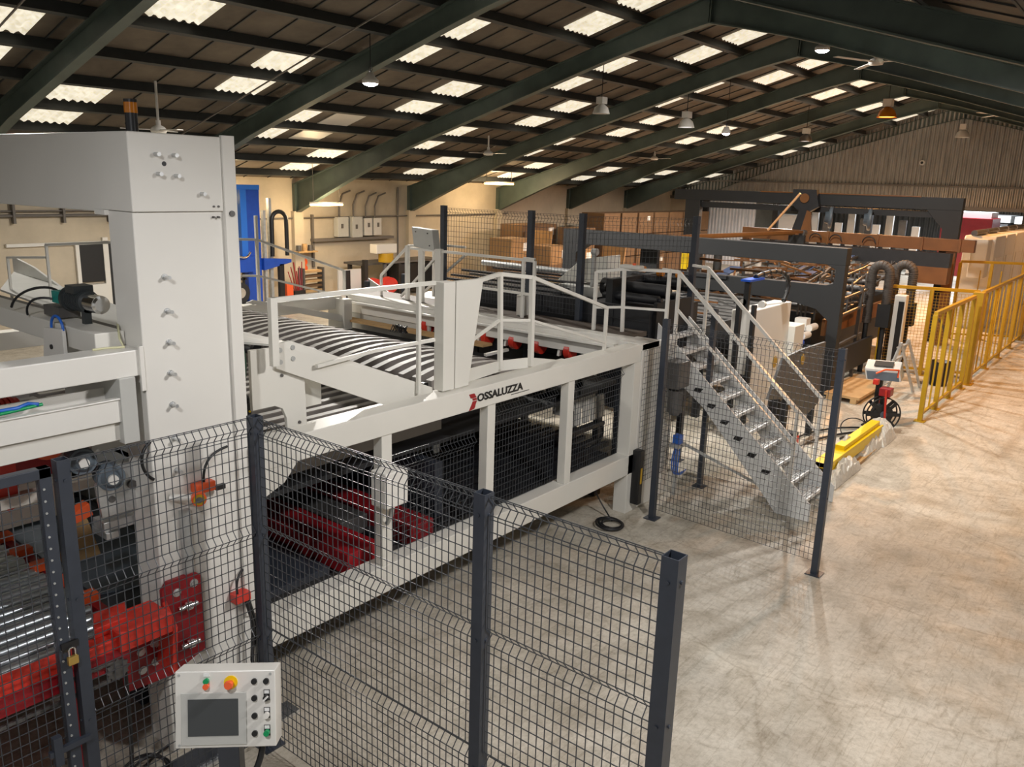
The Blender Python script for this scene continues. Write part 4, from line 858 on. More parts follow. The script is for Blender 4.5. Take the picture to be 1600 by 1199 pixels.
for y, x in ((4.30, 17.0), (4.02, 17.6)):
    h = thing('exhaust_hose', 'thick ribbed grey hose bent over like a hook, %s' % ('nearer of the pair' if x < 17.3 else 'farther of the pair'), 'hose', (x, y, 0), 'ribbed hoses behind the yellow fence')
    pts = [V((x, y + .26, 1.0)), V((x, y + .26, 1.7)), V((x, y + .26, 1.95))] + arc((x, y + .10, 1.98), .16, 0, 180, 10, (0, 1, 0), (0, 0, 1)) + [V((x, y - .06, 1.6)), V((x, y - .06, 1.35))]
    mb = MB().tube(pts, .085, 14); mb.build('hose', hose, h); rr = MB()
    for q, q2 in zip(pts[:-1], pts[1:]):
        L = (q2 - q).length; n = max(1, int(L / .035))
        for j in range(n): p = q.lerp(q2, j / n); rr.lathe(p, [(.07, 0), (.094, .004), (.094, .012), (.07, .016)], (q2 - q), 14)
    rr.build('ribs', hose, h); B(x - .12, x + .12, y - .18, y + .06, .95, 1.40).build('sleeve', anth2, h); MB().cyl((x, y + .26, .0), (x, y + .26, 1.0), .05, 12).cyl((x, y - .06, 0), (x, y - .06, .95), .05, 12).build('pipe', anth2, h)
h = thing('exhaust_hose', 'black hose hook seen through the near portal', 'hose', (18.5, 8.8, 0))
MB().tube([V((18.5, 9.0, 1.0)), V((18.5, 9.0, 1.9))] + arc((18.5, 8.75, 1.95), .25, 0, 180, 10, (0, 1, 0), (0, 0, 1)) + [V((18.5, 8.5, 1.2))], .10, 14).build('hose', rubber, h)
h = thing('exhaust_hose', 'pale hose hook seen through the near portal', 'hose', (19.5, 8.3, 0))
MB().tube([V((19.5, 8.2, 0.5)), V((19.5, 8.2, 1.9))] + arc((19.5, 8.05, 1.95), .15, 0, 180, 8, (0, 1, 0), (0, 0, 1)) + [V((19.5, 7.9, 1.2))], .08, 14).build('hose', camgrey, h)
for x, y, z1, lb_ in ((17.5, 9.7, 2.35, 'tall yellow post seen through the near portal'), (17.5, 8.85, 2.0, 'short yellow post beside the black hose hook')):
    t = thing('yellow_post', lb_, 'post', (x, y, 0)); B(x - .05, x + .05, y - .07, y + .07, 0, z1).build('post', yellowb, t, .005)
    B(x - .1, x + .1, y - .12, y + .12, 0, .02).build('base_plate', yellow, t)
# ================================================================ YELLOW FENCES
def ybars(mb, p0, p1, n, z1=1.72, sq=.025):
    for k in range(1, n):
        q = V((*p0, 0)).lerp(V((*p1, 0)), k / n); mb.bar(q + V((0, 0, .12)), q + V((0, 0, z1)), sq)
    return mb
def yfence(label, p0, p1, nposts, nbars, mesh=False, zt=1.75):
    t = thing('safety_fence', label, 'fence', (*V((*p0, 0)).lerp(V((*p1, 0)), .5).xy, 0))
    a = V((*p0, zt - .03)); b = V((*p1, zt - .03)); MB().bar(a, b, .06).build('top_rail', yellow, t, .004)
    MB().bar((*p0, .12), (*p1, .12), .04).build('bottom_rail', yellow, t)
    for k in range(nposts):
        q = V((*p0, 0)).lerp(V((*p1, 0)), k / (nposts - 1)); MB().bar(q, q + V((0, 0, zt - .05)), .07).box(q.x - .08, q.x + .08, q.y - .08, q.y + .08, 0, .012).build('post', yellow, t, .004)
    if nbars: ybars(MB(), p0, p1, nbars).build('bars', yellow, t)
    if mesh: wirepanel(p0, p1, .15, zt - .1, (), pv=.06, ph=.06, r=.005).build('mesh_panel', yellow, t)
    return t
yfence('yellow rail fence standing nearest on the orange lit floor', (13.88, 2.72), (16.9, 2.72), 4, 6)
yfence('yellow mesh fence crossing towards the ribbed hoses', (17.85, 2.80), (17.3, 4.35), 3, 0, mesh=True)
yfence('long yellow fence running back along the aisle', (17.75, 2.72), (25.5, 2.72), 6, 16)
yfence('yellow fence in front of the white printing units', (22.8, 4.1), (23.6, 2.85), 3, 3, zt=1.95)
yp = thing('gate_post', 'broad yellow gate post where the two yellow fences meet', 'post', (17.4, 2.72, 0))
B(17.3, 17.5, 2.64, 2.82, 0, 1.76).build('post', yellow, yp, .006); B(17.25, 17.55, 2.6, 2.86, 0, .015).build('base_plate', yellow, yp)
lcu = thing('light_curtain_tower', 'white cased upright light curtain beside the yellow mesh fence', 'sensor', (16.9, 3.95, 0))
MB().box(16.8, 17.0, 3.84, 4.05, 0, 1.62).build('case', camgrey, lcu, .02); MB().box(16.78, 16.8, 3.86, 3.96, .1, 1.5).build('window_strip', black, lcu)
# white printing units in a row
for k in range(6):
    x = 25.0 + k * 1.7; u = thing('printing_unit', ['white printing unit nearest the yellow fence, orange lit end', 'second white printing unit along the row', 'third white printing unit along the row', 'fourth white printing unit along the row', 'fifth white printing unit along the row', 'last white printing unit along the row'][k], 'machine', (x, 4.4, 0), 'white printing units')
    MB().prism([(x, 3.75, 0), (x + 1.6, 3.75, 0), (x + 1.6, 3.75, 2.38), (x + 1.5, 3.75, 2.46), (x + .1, 3.75, 2.46), (x, 3.75, 2.38)], (0, .75, 0)).build('housing', cream, u, .02)
    if k == 0: B(x - .55, x + .1, 3.83, 4.22, 1.40, 2.40).build('end_cover', cream, u, .03)
    B(x + .3, x + 1.3, 3.735, 3.75, .5, 1.9).build('door', cream, u, .01)
    MB().cyl((x + .1, 4.3, 2.52), (x + 1.6, 4.3, 2.52), .08, 14).build('top_roller', dsteel, u)
# ================================================================ FLOOR ITEMS RIGHT
yb = thing('packed_girder', 'yellow painted steel beam half wrapped in clear film on the floor', 'steel beam', (11.2, 3.0, 0))
MB().box(9.72, 12.3, 2.86, 3.06, .10, .26).box(9.72, 9.9, 2.84, 3.10, .04, .26).build('beam', yellowb, yb, .006)
MB().box(10.6, 12.2, 2.90, 3.02, .26, .32).build('upper_plate', yellowb, yb, .004)
def lump(x0, x1, y0, y1, z1, name, m_, par, nx=18, ny=8, amp=.05):
    mb = MB(); vs = []
    for i in range(nx + 1):
        for j in range(ny + 1):
            u, v = i / nx, j / ny; e = (math.sin(math.pi * u) ** .4) * (math.sin(math.pi * v) ** .5)
            vs.append((x0 + (x1 - x0) * u, y0 + (y1 - y0) * v, max(.004, z1 * e + random.uniform(-amp, amp) * e)))
    mb.add(vs, [(i * (ny + 1) + j, (i + 1) * (ny + 1) + j, (i + 1) * (ny + 1) + j + 1, i * (ny + 1) + j + 1) for i in range(nx) for j in range(ny)]); return mb.build(name, m_, par)
lump(9.8, 10.9, 2.72, 2.92, .2, 'film_wrap', film, yb); lump(11.2, 12.6, 2.78, 3.0, .17, 'film_wrap', film, yb); lump(10.6, 11.4, 2.9, 3.1, .34, 'film_wrap', film, yb, amp=.03); lump(12.0, 12.7, 2.75, 3.15, .3, 'film_wrap', film, yb)
MB().bar((9.8, 2.8, .02), (12.4, 2.84, .02), .08, .04).build('timber', ply, yb)
fm = lump(9.9, 11.3, 3.12, 3.62, .12, 'packing_heap', film, None, 22, 10, .07); tag(fm, 'crumpled clear packing film heaped behind the yellow beam', 'packaging')
tn = thing('power_box', 'small red and black box on the packing film', 'box', (10.9, 3.62, .1))
B(10.82, 11.0, 3.62, 3.78, .02, .22).build('body', red, tn, .012); B(10.83, 10.99, 3.63, 3.77, .22, .27).build('lid', black, tn, .01)
dr = thing('grinder', 'grey and blue power tool lying behind the stair', 'power tool', (10.4, 3.9, 0))
MB().cyl((10.35, 4.0, .08), (10.6, 3.9, .08), .07, 16).cyl((10.3, 4.02, .08), (10.35, 4.0, .08), .09, 16).build('body', motor, dr); MB().cyl((10.6, 3.9, .08), (10.78, 3.84, .06), .04, 12).build('handle', bluec, dr)
ex = thing('fire_extinguisher', 'dark slim cylinder standing between cabinet and grey guard', 'cylinder', (11.5, 4.2, 0))
MB().lathe((11.5, 4.2, 0), [(0, 0), (.09, 0), (.095, .03), (.095, .5), (.06, .58), (.03, .6), (.03, .66), (0, .66)], n=18).build('body', black, ex); MB().bar((11.45, 4.2, .68), (11.58, 4.2, .72), .025).build('handle', black, ex)
# cable reel and monitor stand
rs = thing('cable_reel', 'black cable reel on a red tube stand on the open floor', 'cable reel', (12.75, 3.0, 0))
c = V((12.72, 3.02, .30)); ax = V((-.75, -.62, 0)).normalized()
for s in (-.055, .055):
    mb = MB().lathe(c + ax * s, [(.245, -.008), (.262, -.008), (.262, .008), (.245, .008), (.245, -.008)], ax, 30)
    x_ = ax.cross(V((0, 0, 1))); 
    for k in range(8):
        a = 2 * math.pi * k / 8; d_ = x_ * math.cos(a) + V((0, 0, 1)) * math.sin(a); mb.bar(c + ax * s + d_ * .05, c + ax * s + d_ * .25, .05, .01, up=ax)
    mb.build('flange', black, rs)
MB().cyl(c - ax * .055, c + ax * .055, .15, 24).build('cable_drum', rubber, rs)
MB().cyl(c + ax * .055, c + ax * .075, .05, 16).build('hub', motor, rs)
f = c + ax * .10; MB().tube([f + V((.05, -.04, -.30)), f + V((0, 0, 0)), f + V((-.02, .02, .38))], .016).tube([c - ax * .1 + V((0, 0, -.28)), c - ax * .1 + V((0, 0, .3))], .016).tube([f + V((.05, -.04, -.29)), c - ax * .1 + V((.0, 0, -.29))], .016).tube([c + x_ * .2 + V((0, 0, -.29)), c - x_ * .22 + V((0, 0, -.29))], .018).build('stand', red, rs)
B(12.64, 12.82, 2.92, 3.08, .58, .70).build('socket_box', dred, rs, .01); B(12.62, 12.70, 3.10, 3.18, .74, .82).build('handle_block', red, rs, .01)
MB().tube([V((12.58, 3.14, .92)), V((12.66, 3.04, .98)), V((12.86, 2.9, .96)), V((12.86, 2.9, .85))], .014).build('handle', orange, rs)
ms = thing('terminal_box', 'grey and white sloping operator terminal standing behind the cable reel', 'control panel', (13.3, 3.15, 0))
MB().prism([(12.85, 3.34, .76), (12.85, 3.38, .92), (13.20, 3.44, 1.00), (13.28, 3.40, .76)], (.16, -.46, 0)).build('housing', camgrey, ms, .01)
MB().prism([(12.835, 3.31, .765), (12.835, 3.345, .89), (12.98, 2.93, .89), (12.975, 2.90, .765)], (-.008, 0, 0)).build('front_panel', motor, ms)
MB().prism([(12.96, 3.28, .953), (13.14, 3.31, .993), (13.23, 3.06, .993), (13.05, 3.03, .953)], (0, 0, .012)).build('screen', screen, ms)
MB().bar((13.1, 3.2, 0), (13.1, 3.2, .76), .08).box(12.95, 13.25, 3.05, 3.35, 0, .02).build('pedestal', anth2, ms)
cbs = MB().tube(bez((10.6, 3.55, .03), (11.3, 3.7, .03), (11.9, 3.6, .03), (12.6, 3.15, .03)), .018).tube(bez((10.6, 3.7, .03), (11.4, 3.95, .03), (12.3, 3.8, .03), (12.7, 3.3, .03)), .014)
for r in (.16, .14): cbs.tube(arc((12.0, 3.2, .015), r, 0, 360, 22, (1, 0, 0), (0, 1, 0)), .008)
cbs.tube(bez((12.2, 3.4, .01), (12.4, 3.6, .2), (12.6, 3.3, .3), (12.72, 3.15, .05)), .008)
tag(cbs.build('floor_cable', black), 'black cables trailing over the floor to the cable reel', 'cable')
step = thing('step_ladder', 'dark folding trestle standing inside the yellow fence', 'step ladder', (15.5, 3.4, 0))
mb = MB()
for s in (0, .5): mb.bar((15.2 + s, 3.7, 0), (15.4 + s, 3.5, .95), .035).bar((15.9 + s, 3.3, 0), (15.4 + s, 3.5, .95), .035)
for k in range(4): mb.bar((15.25 + .04 * k, 3.65 - .04 * k, .2 + .22 * k), (15.75 + .04 * k, 3.65 - .04 * k, .2 + .22 * k), .06, .02)
mb.build('frame', galv, step)
bn = thing('waste_bin', 'dark round bin behind the yellow rail fence', 'bin', (16.9, 3.1, 0))
MB().lathe((16.9, 3.1, 0), [(0, 0), (.15, 0), (.18, .45), (.19, .46), (.17, .46), (.14, .02)], n=22).build('body', black, bn)
MB().tube(bez((16.9, 3.1, .3), (16.8, 3.0, .8), (17.0, 3.1, 1.1), (16.8, 3.3, 1.3)), .02).build('hose', hose, bn)
pal = thing('pallet_board', 'orange lit board lying on the floor by the near portal foot', 'board', (14.9, 4.0, 0))
B(14.2, 15.8, 3.75, 4.35, .08, .12).build('board', ply, pal); MB().box(14.2, 15.8, 3.8, 3.9, 0, .08).box(14.2, 15.8, 4.2, 4.3, 0, .08).build('skid', ply, pal)

# ================================================================ LEFT WALL ITEMS
for k, (z, r) in enumerate(((2.46, .035), (2.56, .02))): tag(MB().cyl((-4, 19.42, z), (11.2, 19.42, z), r, 10).build('wall_pipe', pipe), ['thick grey pipe along the left wall', 'thin grey pipe above the thick one on the left wall'][k], 'pipe')
for k in range(7):
    x = 3.2 + k * 1.02; tag(B(x, x + .05, 19.36, 19.5, 2.3, 2.82).build('pipe_clamp', pipe), 'pipe clamp on the wall pipes, %s from the left' % ('first', 'second', 'third', 'fourth', 'fifth', 'sixth', 'seventh')[k], 'clamp', 'clamps of the wall pipes')
tag(MB().cyl((12.4, 19.44, 2.30), (24.0, 19.44, 2.34), .022, 8).build('wall_conduit', pipe), 'long thin conduit running level along the left wall', 'pipe')
eb = [(15.95, 16.35, 1.75, 2.33, 'grey wall box left of the two small ones'), (16.5, 16.9, 1.72, 2.33, 'grey wall box topped by a small trunking'), (16.98, 17.28, 1.76, 2.28, 'small pale fuse box with a black mark'), (17.36, 17.66, 1.76, 2.28, 'small pale fuse box at the right end of the row')]
for k, (x0, x1, z0, z1, lab) in enumerate(eb):
    t = thing('fuse_box', lab, 'electrical box', ((x0 + x1) / 2, 19.4, z0)); B(x0, x1, 19.28, 19.48, z0, z1).build('box', camgrey if k > 1 else greyp, t, .01); B(x0 + .12, x0 + .2, 19.27, 19.28, z0 + .25, z0 + .38).build('switch', dsteel, t)
    tag(MB().tube([(x0 + .15, 19.42, z1), (x0 + .15, 19.42, z1 + .35), (x0 + .3, 19.42, z1 + .65), (x0 + .6, 19.42, z1 + .75)], .025).build('conduit', pipe), ('first', 'second', 'third', 'fourth')[k] + ' curved conduit from the left above the fuse boxes', 'pipe', 'conduits above the fuse boxes')
tag(B(15.1, 18.2, 19.3, 19.48, 1.64, 1.72).build('wall_shelf', pipe), 'long grey trunking under the fuse boxes', 'shelf')
tag(MB().cyl((18.5, 19.45, 1.0), (18.5, 19.45, 3.2), .03, 8).build('wall_conduit', pipe), 'vertical conduit right of the fuse boxes', 'pipe')
ws = thing('wall_shelf', 'small wooden wall shelf with pots beside the pier', 'shelf', (14.8, 19.3, 1.4)); B(14.45, 15.1, 19.15, 19.45, 1.36, 1.40).build('board', ply, ws); B(15.12, 15.18, 19.4, 19.48, .9, 2.4).build('post', pipe, ws)
for k in range(3): t = MB().cyl((14.55 + k * .2, 19.3, 1.40), (14.55 + k * .2, 19.3, 1.56 + .04 * (k == 1)), .07, 12); tag(t.build('tin', [dsteel, ply, dsteel][k]), ['dark tin at the left of the wall shelf', 'brown tin in the middle of the wall shelf', 'dark tin at the right of the wall shelf'][k], 'tin')
tag(MB().cyl((14.8, 19.4, .9), (14.8, 19.38, .9), .1, 14).cyl((14.8, 19.4, 1.08), (14.8, 19.38, 1.08), .1, 14).build('cable_hank', orange), 'orange cable hank hanging below the wall shelf', 'cable')
# lamp tubes
for x0, x1, z, lab in ((13.98, 15.06, 2.735, 'glowing warm tube light hanging in front of the left wall'), (21.0, 22.5, 3.40, 'glowing warm tube light under the roof near the cartons')):
    t = thing('tube_light', lab, 'light', ((x0 + x1) / 2, 18, z)); MB().cyl((x0, 18, z), (x1, 18, z), .03, 12).build('tube', tubeg, t); B(x0, x1, 17.96, 18.04, z + .03, z + .07).build('batten', camgrey, t)
    MB().bar((x0 + .1, 18, z + .07), (x0 + .1, 18, 3.80), .012).bar((x1 - .1, 18, z + .07), (x1 - .1, 18, 3.80), .012).build('hanger', pipe, t)
# blue lifting machine
bm = thing('lift_truck', 'royal blue mast lift with a wheel and black hoses by the left wall', 'lift truck', (12.2, 18.2, 0))
MB().box(12.02, 12.42, 18.0, 18.2, 0, 3.10).build('mast', blue, bm, .01)
MB().box(10.9, 12.42, 17.98, 18.12, 3.10, 3.22).box(11.85, 12.02, 17.96, 18.1, 1.2, 3.10).build('top_beam', mat('bright_blue_paint', (.02, .16, .62), .4), bm)
MB().box(11.0, 12.1, 17.8, 18.2, 1.12, 1.50).prism([(12.42, 17.9, 1.12), (13.25, 17.9, 1.28), (13.25, 17.9, 1.36), (12.42, 17.9, 1.42)], (0, .2, 0)).build('tray', blue, bm)
MB().cyl((11.65, 17.8, .62), (11.65, 17.98, .62), .26, 24).build('wheel', rubber, bm); MB().cyl((11.65, 17.79, .62), (11.65, 17.8, .62), .13, 20).build('rim', chrome, bm)
mb = MB()
for x in (11.25, 11.8): mb.box(x, x + .05, 17.9, 17.95, .3, 1.12)
mb.box(11.2, 11.9, 17.9, 17.95, .92, .97).box(11.0, 12.0, 17.7, 18.3, .2, .36).build('chassis', black, bm)
MB().cyl((11.3, 17.9, .12), (11.3, 18.1, .12), .12, 16).cyl((12.3, 17.9, .12), (12.3, 18.1, .12), .12, 16).build('wheel', rubber, bm)
MB().tube([(12.75, 18.0, 1.45)] + arc((12.98, 18.0, 2.35), .22, 180, 0, 10, (1, 0, 0), (0, 0, 1)) + [(13.2, 18.0, 1.45)], .055).build('cable_carrier', black, bm)
MB().box(12.55, 12.62, 18.05, 18.15, .0, 2.6).box(12.72, 12.80, 18.05, 18.15, .0, 2.9).build('guide_mast', galv, bm); B(12.88, 13.02, 17.9, 18.0, 0, 1.25).build('rear_post', black, bm); B(13.08, 13.28, 17.9, 18.0, .1, .72).build('orange_panel', orange, bm)
MB().tube(bez((11.3, 17.78, 1.4), (11.5, 17.7, 1.75), (11.7, 17.7, 1.3), (11.95, 17.78, 1.6)), .03).build('pipework', chrome, bm)
lw = thing('wall_lamp', 'glowing bulb lamp hanging behind the blue mast', 'light', (11.45, 18.6, 2.9)); MB().lathe((11.45, 18.6, 2.9), [(.0, -.14), (.09, -.1), (.12, 0), (.06, .1), (0, .12)], n=14).build('bulb', bulb, lw); MB().cyl((11.45, 18.6, 3.02), (11.45, 18.6, 3.6), .015, 6).build('cord', black, lw)
es3 = B(11.35, 11.8, 19.4, 19.46, 2.02, 2.18); es3 = tag(es3.build('exit_sign', exitg), 'small green exit sign on the left wall behind the blue lift', 'sign')
# workshop clutter
wb = thing('work_bench', 'dark workbench with a mounted drill against the left wall', 'bench', (17, 18.6, 0)); B(15.9, 19.2, 18.2, 19.0, 1.0, 1.06).build('top', dsteel, wb)
for x in (16.0, 17.4, 19.0): MB().box(x, x + .1, 18.25, 18.35, 0, 1.0).box(x, x + .1, 18.85, 18.95, 0, 1.0).build('leg', black, wb)
B(17.5, 19.0, 18.3, 18.9, .1, .95).build('drawers', blackm, wb)
dp = thing('drill_press', 'yellow and cream pillar drill beside the dark workbench', 'drill', (16.6, 18.0, 0)); MB().box(16.2, 17.0, 17.9, 18.2, 1.35, 1.62).build('head', cream, dp, .02); MB().cyl((16.6, 17.95, 1.1), (16.6, 17.95, 1.35), .22, 16).build('motor', yellow, dp); MB().box(15.75, 15.87, 17.9, 18.02, 0, 1.2).build('column', black, dp); MB().cyl((16.6, 18.0, 0), (16.6, 18.0, 1.15), .06, 12).box(16.35, 16.85, 17.8, 18.2, 0, .06).build('pillar', dsteel, dp)
for k, (x, lab) in enumerate(((15.45, 'round red blower, left of the pair'), (16.0, 'round red blower, right of the pair'))):
    t = thing('blower', lab, 'fan', (x, 17.2, 0), 'red blowers'); MB().cyl((x, 17.1, .55), (x + .08, 17.35, .55), .22, 22).cyl((x - .01, 17.08, .55), (x, 17.1, .55), .15, 22).build('housing', red, t); MB().box(x - .1, x + .15, 17.1, 17.35, 0, .35).build('stand', black, t)
pb = thing('peg_board', 'pale perforated board standing among the tools', 'board', (14.9, 17.6, 0)); B(14.5, 15.3, 17.55, 17.6, .1, 1.02).build('board', camgrey, pb); B(14.75, 14.9, 17.53, 17.55, .15, 1.0).build('dark_strip', black, pb); B(14.5, 15.3, 17.45, 17.7, 0, .1).build('foot', ply, pb)
for k in range(6):
    t = MB().bar((13.9, 18.3, .30 + k * .13), (14.5, 18.35, .30 + k * .13), .2, .06); tag(t.build('timber_piece', ply if k % 2 else cardd), '%s timber piece, %s from the bottom of the low rack' % (('dark', 'pale')[k % 2], ('first', 'second', 'third', 'fourth', 'fifth', 'sixth')[k]), 'timber', 'timber pieces in the rack')
tr = thing('timber_rack', 'low rack that holds the timber pieces', 'rack', (14.2, 18.3, 0)); MB().box(13.85, 13.9, 18.2, 18.45, 0, 1.05).box(14.5, 14.55, 18.2, 18.45, 0, 1.05).box(13.85, 14.55, 18.2, 18.45, .2, .25).build('frame', dsteel, tr)
tl = thing('tool_cart', 'trolley of brushes and tools left of the timber rack', 'cart', (13.55, 18.1, 0)); MB().box(13.4, 13.75, 18.0, 18.3, .05, .5).build('bin', black, tl)
mb = MB()
for k in range(6): mb.bar((13.5 + .04 * k, 18.1, .4), (13.35 + .09 * k, 18.2, 1.0 + .12 * (k % 3)), .025)
mb.build('handles', dred, tl); MB().cyl((13.45, 18.0, .05), (13.45, 18.3, .05), .05, 10).cyl((13.7, 18.0, .05), (13.7, 18.3, .05), .05, 10).build('castor', rubber, tl)
ft = thing('folding_guard', 'white perforated sheet guard leaning by the walkway end', 'machine guard', (9.4, 10.2, 0)); MB().prism([(9.3, 10.5, .9), (9.3, 9.6, .9), (9.3, 9.7, 1.55), (9.3, 10.5, 1.85)], (.02, 0, 0)).build('sheet', greyp, ft); B(9.25, 9.35, 9.55, 9.65, 0, 2.0).build('post', anth, ft); B(9.25, 9.35, 10.45, 10.55, 0, 1.8).build('post', anth, ft)
wt = thing('film_roll', 'large white wrapped roll lying behind the walkway', 'roll', (10.6, 9.6, 0)); MB().cyl((10.0, 9.75, 1.45), (10.0, 8.35, 1.5), .20, 24).build('roll', paper, wt); MB().box(9.85, 10.15, 9.3, 9.6, 0, 1.3).box(9.85, 10.15, 8.92, 9.05, 0, 1.3).build('cradle', anth2, wt)
# cartons
cart = [(19.9, 21.0, 15.9, 16.9, 0, 1.05, 'wide brown carton stack at the left of the cartons'), (20.0, 21.1, 16.0, 16.9, 1.05, 1.76, 'open topped brown carton highest on the left stack'), (21.2, 22.3, 15.4, 16.4, 0, .95, 'carton under the labelled one'), (21.25, 22.35, 15.4, 16.4, .95, 1.52, 'labelled carton with bright lid'),
        (22.6, 24.6, 17.6, 18.6, 0, 2.05, 'tall plain carton against the wall'), (24.3, 25.6, 16.6, 17.4, 0, 1.2, 'carton beneath the leaning sheets'), (24.4, 25.6, 16.6, 17.4, 1.2, 1.95, 'carton with white label beside the portal leg'), (23.2, 24.0, 15.2, 15.9, 0, .9, 'small carton before the tall plain one')]
for k, (x0, x1, y0, y1, z0, z1, lab) in enumerate(cart):
    t = thing('carton', lab, 'carton', ((x0 + x1) / 2, (y0 + y1) / 2, z0), 'cartons by the left wall'); B(x0, x1, y0, y1, z0, z1).build('box', card if k % 2 else cardd, t, .01)
    B(x0 + (x1 - x0) * .1, x0 + (x1 - x0) * .9, y0 + .45 * (y1 - y0), y0 + .52 * (y1 - y0), z1, z1 + .004).build('tape', ply, t)
    B(x1 - .5, x1 - .2, y0 - .005, y0, z1 - .38, z1 - .12).build('label_sheet', paper, t)
for i in range(7):
    for j in range(3):
        x = 26.0 + i * 1.25; z = j * .83; t = thing('carton_stack', 'shrink wrapped carton pile, %s from the left, %s layer' % (['first', 'second', 'third', 'fourth', 'fifth', 'sixth', 'seventh'][i], ['bottom', 'middle', 'top'][j]), 'carton', (x + .55, 17.0, z), 'palletised cartons along the wall')
        B(x, x + 1.12, 16.5, 17.5, z, z + .80).build('box', cardd, t, .015)
        if (i + 2 * j) % 3 == 0: B(x + .65, x + .85, 16.49, 16.5, z + .50, z + .66).build('label_sheet', paper, t)
fp = [(22.5, 16.5, 1.9), (24.2, 14.6, 1.7)]
for k, (x, y, h_) in enumerate(fp): tag(MB().prism([(x, y, 0), (x, y + .9, 0), (x + .3, y + .9, h_), (x + .3, y, h_)], (.05, 0, 0)).build('leaning_sheet', card), ['tall cardboard sheet leaning by the cartons', 'shorter cardboard sheet leaning in front of the tall one'][k], 'cardboard sheet')
mp = thing('signal_post', 'grey post with a white sensor in front of the cartons', 'post', (19.0, 13.0, 0)); B(18.95, 19.05, 12.95, 13.05, 0, 1.9).build('post', pipe, mp); B(18.9, 19.1, 12.9, 13.1, 1.9, 2.15).build('sensor', camgrey, mp)

# ================================================================ FAR HALL
fh = thing('red_machine', 'dark red machine cabinet in the hall beyond the opening', 'machine', (42, 7.4, 0)); B(41, 43, 6.4, 8.4, 0, 2.55).build('cabinet', dred, fh, .02); B(41.2, 42.8, 6.5, 8.3, 2.55, 2.8).build('top', paper, fh)
for k in range(3):
    t = thing('rolling_table', ['long white wrapped stack right in the far hall', 'middle white stack in the far hall', 'white stack beside the red machine in the far hall'][k], 'pallet', (43 + k, 2.5 + k * 1.2, 0)); z = 0
    for j in range(5): B(43 + k, 46 + k, 1.5 + k * 2.4, 3.6 + k * 2.4, .3 + j * .5, .62 + j * .5).build('layer', paper if j % 2 == 0 else galv, t, .01)
    B(43.1 + k, 45.9 + k, 1.6 + k * 2.4, 3.5 + k * 2.4, 0, 2.5).build('core', dsteel, t)
for k in range(9):
    y = 8.9 + k * .55; t = thing('sample_rack', '%s upright sheet beyond the far opening, %s from the right' % (('white', 'dark', 'grey')[k % 3], ('first', 'second', 'third', 'fourth', 'fifth', 'sixth', 'seventh', 'eighth', 'ninth')[k]), 'sheet', (39.5, y, 0), 'upright sheets in the far hall'); B(39.4, 39.55, y, y + .3, 0, 2.1 + .25 * (k % 3)).build('sheet', [paper, dsteel, camgrey][k % 3], t); B(39.3, 39.65, y, y + .3, 0, .08).build('foot', dsteel, t)
for k in range(3):
    z = .8 * k; t = thing('pallet_stack', ['dark wrapped pallet load at the bottom, far opening', 'dark wrapped pallet load in the middle, far opening', 'pale wrapped pallet load on top, far opening'][k], 'pallet load', (39, 14.4, z)); B(38.4, 39.6, 13.6, 15.0, z, z + .72).build('load', [cardd, dsteel, paper][k], t, .02); B(38.4, 39.6, 13.6, 15.0, z + .72, z + .78).build('cover', paper, t)

# ================================================================ CEILING LAMPS AND FANS
def led(x, y, z, lab, on=True, r=.14, glow=None):
    t = thing('pendant_lamp', lab, 'lamp', (x, y, z)); zr = roofz(y) - .1
    MB().lathe((x, y, z), [(.02, .17), (.06, .16), (.08, .10), (r, .05), (r, .0), (r * .92, -.01)], n=22).build('housing', camgrey, t)
    MB().lathe((x, y, z), [(0, -.055), (r * .45, -.045), (r * .75, -.028), (r * .92, .0)], n=22).build('lens', glow or lampw, t); MB().cyl((x, y, z + .16), (x, y, zr), .008, 6).tube(arc((x, y, z + .22), .04, 0, 360, 10, (1, 0, 0), (0, 0, 1)), .006, 5).build('cord', black, t)
    return t
led(9.85, 11.0, 5.02, 'bright white lamp hanging left of centre'); led(16.9, 6.0, 6.13, 'bright white lamp hanging near the roof ridge'); led(10.3, 3.86, 5.85, 'bright white lamp high above the steel stair'); led(4.4, .2, 4.66, 'added fill lamp, out of view above the nearest fence post'); led(-.5, 1.3, 4.95, 'white lamp above the viewing gallery'); led(3.2, 9.6, 5.45, 'added out-of-view lamp above the left end of the gantry arm')  # last three lamps are out of view, added to house unseen lights
led(20.5, 9.5, 4.85, 'small bluish lamp hanging far off between the rafters', r=.11, glow=lampw)
def bell(x, y, z, lab, m_, sc=1.0, base=None):
    t = thing('bell_lamp', lab, 'lamp', (x, y, z), 'bell shaped high bay lamps'); zr = roofz(y) - .1
    MB().lathe((x, y, z), [(.26 * sc, -.26 * sc), (.25 * sc, -.22 * sc), (.20 * sc, -.08 * sc), (.10 * sc, .0), (.06 * sc, .02)], n=22).build('shade', base or camgrey, t)
    MB().lathe((x, y, z), [(0, -.235 * sc), (.24 * sc, -.24 * sc)], n=22).build('lens', m_, t)
    B(x - .14 * sc, x + .14 * sc, y - .11 * sc, y + .11 * sc, z + .02, z + .22 * sc).build('ballast_box', camgrey, t); MB().cyl((x, y, z + .2 * sc), (x, y, zr), .010, 6).build('cord', black, t)
bell(15.4, 10.0, 5.12, 'unlit bell lamp hanging over the walkway', camgrey, .70); bell(19.27, 10.0, 5.12, 'dimly lit bell lamp right of the unlit one', lampd, .78)
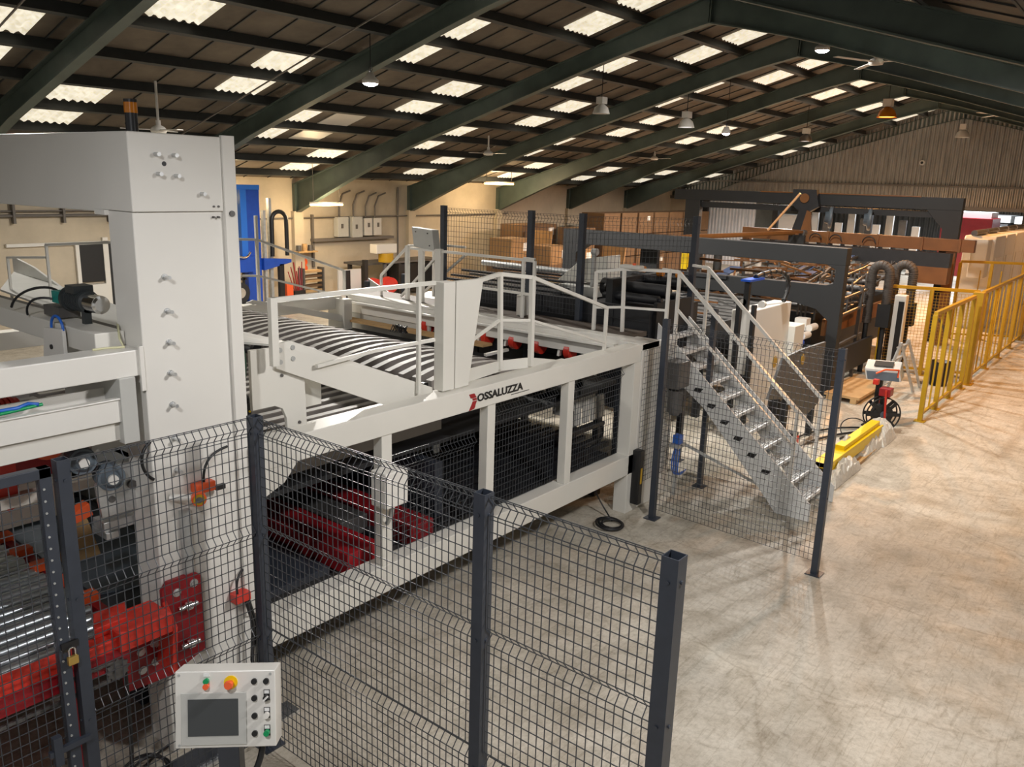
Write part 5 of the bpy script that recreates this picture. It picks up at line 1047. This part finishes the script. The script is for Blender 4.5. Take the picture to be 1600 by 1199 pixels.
bell(26.34, 7.26, 5.90, 'orange glowing sodium bell lamp', lampo, 1.05, tape); bell(38.1 - 2.6, 7.0, 5.85, 'unlit bell lamp in front of the gable cladding', camgrey, 1.0); bell(27.56, 10.0, 5.25, 'small dim bell lamp left of the sodium lamp', lampd, .85, dsteel)
bell(17.0, 1.6, 5.22, 'orange sodium bell lamp over the aisle', lampo, .9, tape); bell(29.5, 1.5, 5.38, 'second orange sodium bell lamp over the aisle', lampo, .9, tape)
def fan(x, y, z, lab, R=.7):
    t = thing('ceiling_fan', lab, 'fan', (x, y, z), 'ceiling fans'); MB().cyl((x, y, z + .05), (x, y, roofz(y) - .05), .022, 10).build('rod', camgrey, t); MB().lathe((x, y, z), [(0, -.06), (.12, -.05), (.14, 0), (.10, .05), (.04, .08), (.04, .16)], n=18).build('motor', camgrey, t)
    for k in range(3):
        a = math.radians(35 + 120 * k); d_ = V((math.cos(a), math.sin(a), 0)); MB().bar(V((x, y, z)) + d_ * .12, V((x, y, z)) + d_ * R, .12, .01).build('blade', camgrey, t)
fan(17.0, 5.0, 5.87, 'white ceiling fan nearest the ridge', 1.05); fan(29.0, 4.8, 5.85, 'white ceiling fan at the right edge of the view', 1.0); fan(17.63, 15.0, 4.21, 'pale ceiling fan above the fence', .55); fan(26.7, 15.0, 4.43, 'small ceiling fan before the left wall', .6)
fan(7.71, 14.0, 4.17, 'ceiling fan behind the amber beacon', .6)
# gable camera
gc = thing('gable_camera', 'round white camera on the gable cladding', 'camera', (36.6, 8.5, 4.7)); MB().cyl((36.7, 8.5, 4.7), (36.5, 8.5, 4.7), .10, 16).build('housing', camgrey, gc); MB().cyl((36.5, 8.5, 4.7), (36.48, 8.5, 4.7), .05, 12).build('lens', black, gc)
# acoustic panels beside the roof lights
for k, (x, y) in enumerate(((12.55, 14.9), (12.55, 15.95))):
    tag(MB().prism([(x - .42, y - .4, roofz(y - .4) - .03), (x + .42, y - .4, roofz(y - .4) - .03), (x + .42, y + .4, roofz(y + .4) - .03), (x - .42, y + .4, roofz(y + .4) - .03)], (0, 0, .015)).build('patch_panel', camgrey), ['pale blank roof panel beside a roof light, upper one', 'pale blank roof panel beside a roof light, lower one'][k], 'panel')
# tie rod under the roof
for k, (x) in enumerate((5.3, 9.75)): tag(MB().bar((x - .6, YR + 2, roofz(YR + 2) - .3), (x - .6, 19, roofz(19) - .3), .02).build('tie_rod', pipe), ['thin roof tie rod at the far left', 'thin roof tie rod beside the second frame'][k], 'rod')
